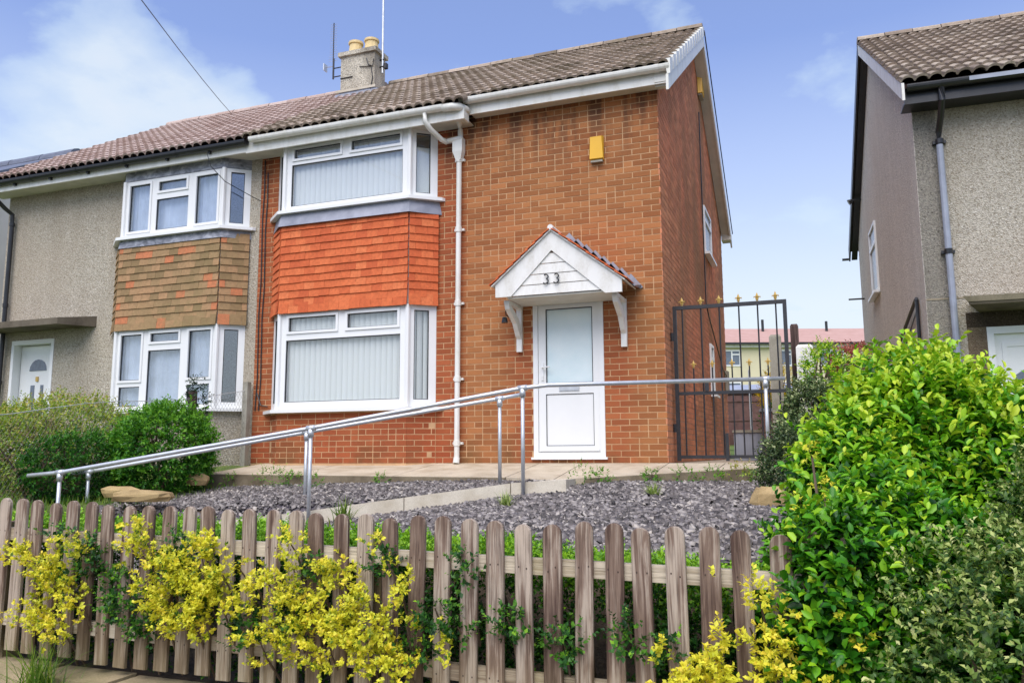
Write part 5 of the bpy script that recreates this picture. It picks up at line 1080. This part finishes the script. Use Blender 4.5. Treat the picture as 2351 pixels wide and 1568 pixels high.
# ================================================================== big privet and neighbours on the right
def big_bush():
    g=np.random.default_rng(91); n=8600
    lobes=[((2.14,-5.05,-.20),(.50,.52,.70),1.),((1.86,-5.35,-.46),(.42,.45,.60),.8),((2.50,-5.1,-.24),(.50,.5,.58),.8),((2.13,-4.9,.30),(.32,.34,.28),.4),((2.80,-5.0,-.16),(.35,.45,.46),.4),((1.80,-5.25,-.02),(.22,.3,.30),.3),((1.74,-5.6,-.72),(.33,.35,.40),.5),((2.15,-5.5,-.75),(.55,.35,.45),.6),((1.68,-6.15,-.62),(.20,.22,.48),.65),((1.90,-6.15,-.75),(.36,.24,.42),.8),((1.95,-5.9,-.45),(.34,.25,.35),.5)]
    tot=sum(l[2] for l in lobes); P=[];D=[];R=[]
    for c,r,w in lobes:
        k=int(n*w/tot); d=unit(g.normal(size=(k,3))); d[:,1]=np.where(g.uniform(0,1,k)<.6,-np.abs(d[:,1]),d[:,1]); lc=unit(g.normal(size=(10,3))); am=(np.exp(-((d[:,None]-lc[None])**2).sum(2)/.12)*g.uniform(-.3,.24,10)).sum(1)
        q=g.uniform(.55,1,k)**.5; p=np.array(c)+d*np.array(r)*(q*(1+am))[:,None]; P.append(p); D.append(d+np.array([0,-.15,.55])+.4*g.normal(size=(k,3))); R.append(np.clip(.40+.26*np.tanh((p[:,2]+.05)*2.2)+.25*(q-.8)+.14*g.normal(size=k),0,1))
    P=np.concatenate(P);D=np.concatenate(D);R=np.concatenate(R); ok=P[:,2]>-1.3
    t=thing('privet_bush','big rounded lime green bush at the right end of the picket fence','bush',(2.15,-5.1,-1.1))
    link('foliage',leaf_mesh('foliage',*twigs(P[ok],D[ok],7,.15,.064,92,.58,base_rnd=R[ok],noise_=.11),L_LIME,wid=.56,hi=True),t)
    b=MB()
    for i in range(14): a=2*pi*i/14; b.tube([(2.15+.1*math.cos(a),-5.1+.1*math.sin(a),-1.15),(2.15+.3*math.cos(a),-5.1+.25*math.sin(a),-.5),(2.15+.5*math.cos(a),-5.1+.4*math.sin(a),.05)],[.022,.015,.007],5)
    obj('stem',b,STEM,t)
    # upright fresh shoots on the top
    g=np.random.default_rng(95); x=np.clip(2.17+.34*g.normal(size=60),1.6,2.9); y=g.uniform(-5.5,-4.6,60); z=.40-.75*np.abs(x-2.15)**1.3+g.uniform(-.05,.06,60)
    A=twigs(np.stack([x,y,z],1),np.stack([.25*g.normal(size=60),.2*g.normal(size=60),np.ones(60)],1),10,.25,.055,96,.3,base_rnd=g.uniform(.7,.95,60))
    link('new_shoot',leaf_mesh('new_shoot',*A,L_LIME,wid=.46,hi=True),t)['kind']='stuff'
big_bush()
sprays('yellow euonymus leaves threaded through the big lime bush','shrub','golden_euonymus',[(1.62,-.28,.04,.04),(1.66,-.36,.06,.05),(1.98,-.34,.10,.045),(2.10,-.37,.06,.04),(1.52,-.30,.03,.06),(1.50,-.42,.03,.05),(1.55,-.12,.03,.05),(1.64,-.05,.03,.03),(1.60,.10,.03,.03)],L_YEL,75,.024,.055,8,None,.25,.8,y=-5.92,ntw=26)
shrub('variegated_shrub','cream edged variegated shrub in the lower right corner','shrub',(2.22,-6.35,-.72),(.50,.44,.56),3300,8,.085,.030,L_VAR,101,.55,.1,.55,lumps=14,wid=.62,shell=.35)
shrub('variegated_shrub','cream edged variegated shrub beside the frame edge, taller one','shrub',(2.62,-6.05,-.42),(.42,.42,.64),2300,8,.085,.030,L_VAR,103,.55,.1,.55,lumps=12,wid=.6)
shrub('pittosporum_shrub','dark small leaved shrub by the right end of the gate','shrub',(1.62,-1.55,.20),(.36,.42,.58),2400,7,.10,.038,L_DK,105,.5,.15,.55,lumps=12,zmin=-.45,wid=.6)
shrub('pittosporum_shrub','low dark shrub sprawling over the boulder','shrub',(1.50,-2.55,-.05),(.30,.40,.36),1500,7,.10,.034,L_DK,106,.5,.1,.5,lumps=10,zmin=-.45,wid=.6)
shrub('lime_shrub','lime green shrub in front of the white post','shrub',(1.78,.2,.95),(.24,.25,.38),420,7,.13,.05,L_LIME,107,.3,.45,.85)
shrub('red_tipped_shrub','shrub with pinkish red new leaves behind the lime one','shrub',(2.10,1.0,1.12),(.28,.28,.26),380,6,.11,.05,L_RED,108,.2,.2,.9)
shrub('dark_shrub','dark shrub against the grey house wall','shrub',(2.25,.1,.75),(.40,.35,.42),700,6,.12,.045,L_DK,109,.4,.2,.6)
shrub('forsythia_bush','yellow flowering bush behind the iron gate','bush',(1.10,5.6,1.12),(.36,.4,.52),600,6,.14,.05,L_FORS,110,.1,.2,.9)
shrub('dark_shrub','dark leafy plant below the yellow bush behind the gate','shrub',(1.22,4.6,.62),(.38,.35,.45),600,6,.12,.05,L_GRN,112,.1,.05,.5)
shrub('rhododendron_shoot','tall pale shoot with long leaves above the lime bush','shrub',(2.02,-4.2,.55),(.05,.05,.20),16,6,.10,.10,L_OLIVE,111,.1,.4,.8,wid=.28,shell=.2,up=.9)
# wooden sheds roof line / panel behind bush
t=thing('slanted_beam','grey weathered timber beam slanting above the lime bush','beam',(2.2,-.6,.9)); obj('beam',MB().hexa([(1.85,-.7,.80),(2.78,-.5,1.02),(2.78,-.42,1.02),(1.85,-.62,.80),(1.85,-.7,.88),(2.78,-.5,1.12),(2.78,-.42,1.12),(1.85,-.62,.88)]),GREYC,t); obj('post',MB().box(2.66,2.74,-.41,-.33,-.5,1.02),GREYC,t); obj('post',MB().box(1.90,1.98,-.60,-.52,-.5,.80),GREYC,t)
# small plants in the slate and along the path edge
for i,(x_,y_,lab) in enumerate(((.28,-2.55,'striped grass tuft in the slate bed in front of the door'),(-.86,-3.15,'striped grass tuft close to the ramp kerb'))): blades('striped_grass',lab,'ornamental grass',x_,y_,float(garden_z(x_,y_))+.01,90,.17,L_STRIPE,200+i,1.1,.010,'striped grass tufts in the slate')
blades('daylily','clump of broad green strap leaves in front of the ramp kerb','plant',-2.32,-3.35,float(garden_z(-2.32,-3.35)),70,.30,L_GRASS,210,.8,.016)
weeds=((-4.6,-1.29,.14,'bushy'),(-4.35,-1.28,.10,''),(-3.85,-1.55,.10,''),(-3.1,-1.27,.07,''),(-.72,-1.29,.13,''),(-.48,-1.27,.10,''),(.02,-1.2,.08,''),(.35,-1.15,.11,''),(.62,-1.08,.09,''),(.9,-1.1,.12,''),(1.1,-1.05,.12,''),(-5.3,-1.2,.10,''))
WL=['bushy green weed under the path edge left of the handrail','small weed beside the bushy one','bright weed at the foot of the far handrail post','tiny weed in the path edge below the bay','round green weed at the ramp corner','thin weed next to the ramp corner weed','seedling weed on the path edge below the door','leafy weed on the path edge right of the door','small weed on the path edge near the corner of the house','grassy weed at the right end of the path','pale weed patch by the gate end of the path','weed at the left end of the path']
for i,(x_,y_,s_,k_) in enumerate(weeds):
    z_=float(garden_z(x_,min(y_,-1.25)))+.03
    shrub('weed',WL[i],'weed',(x_,y_,z_+s_*.6),(s_*(1.6 if k_ else 1.),s_*.8,s_*.75),60 if k_ else 30,6,s_*.8,.035,L_GRN if i!=9 else L_OLIVE,220+i,.3,.5,1.,'weeds along the path edge',stem=False)
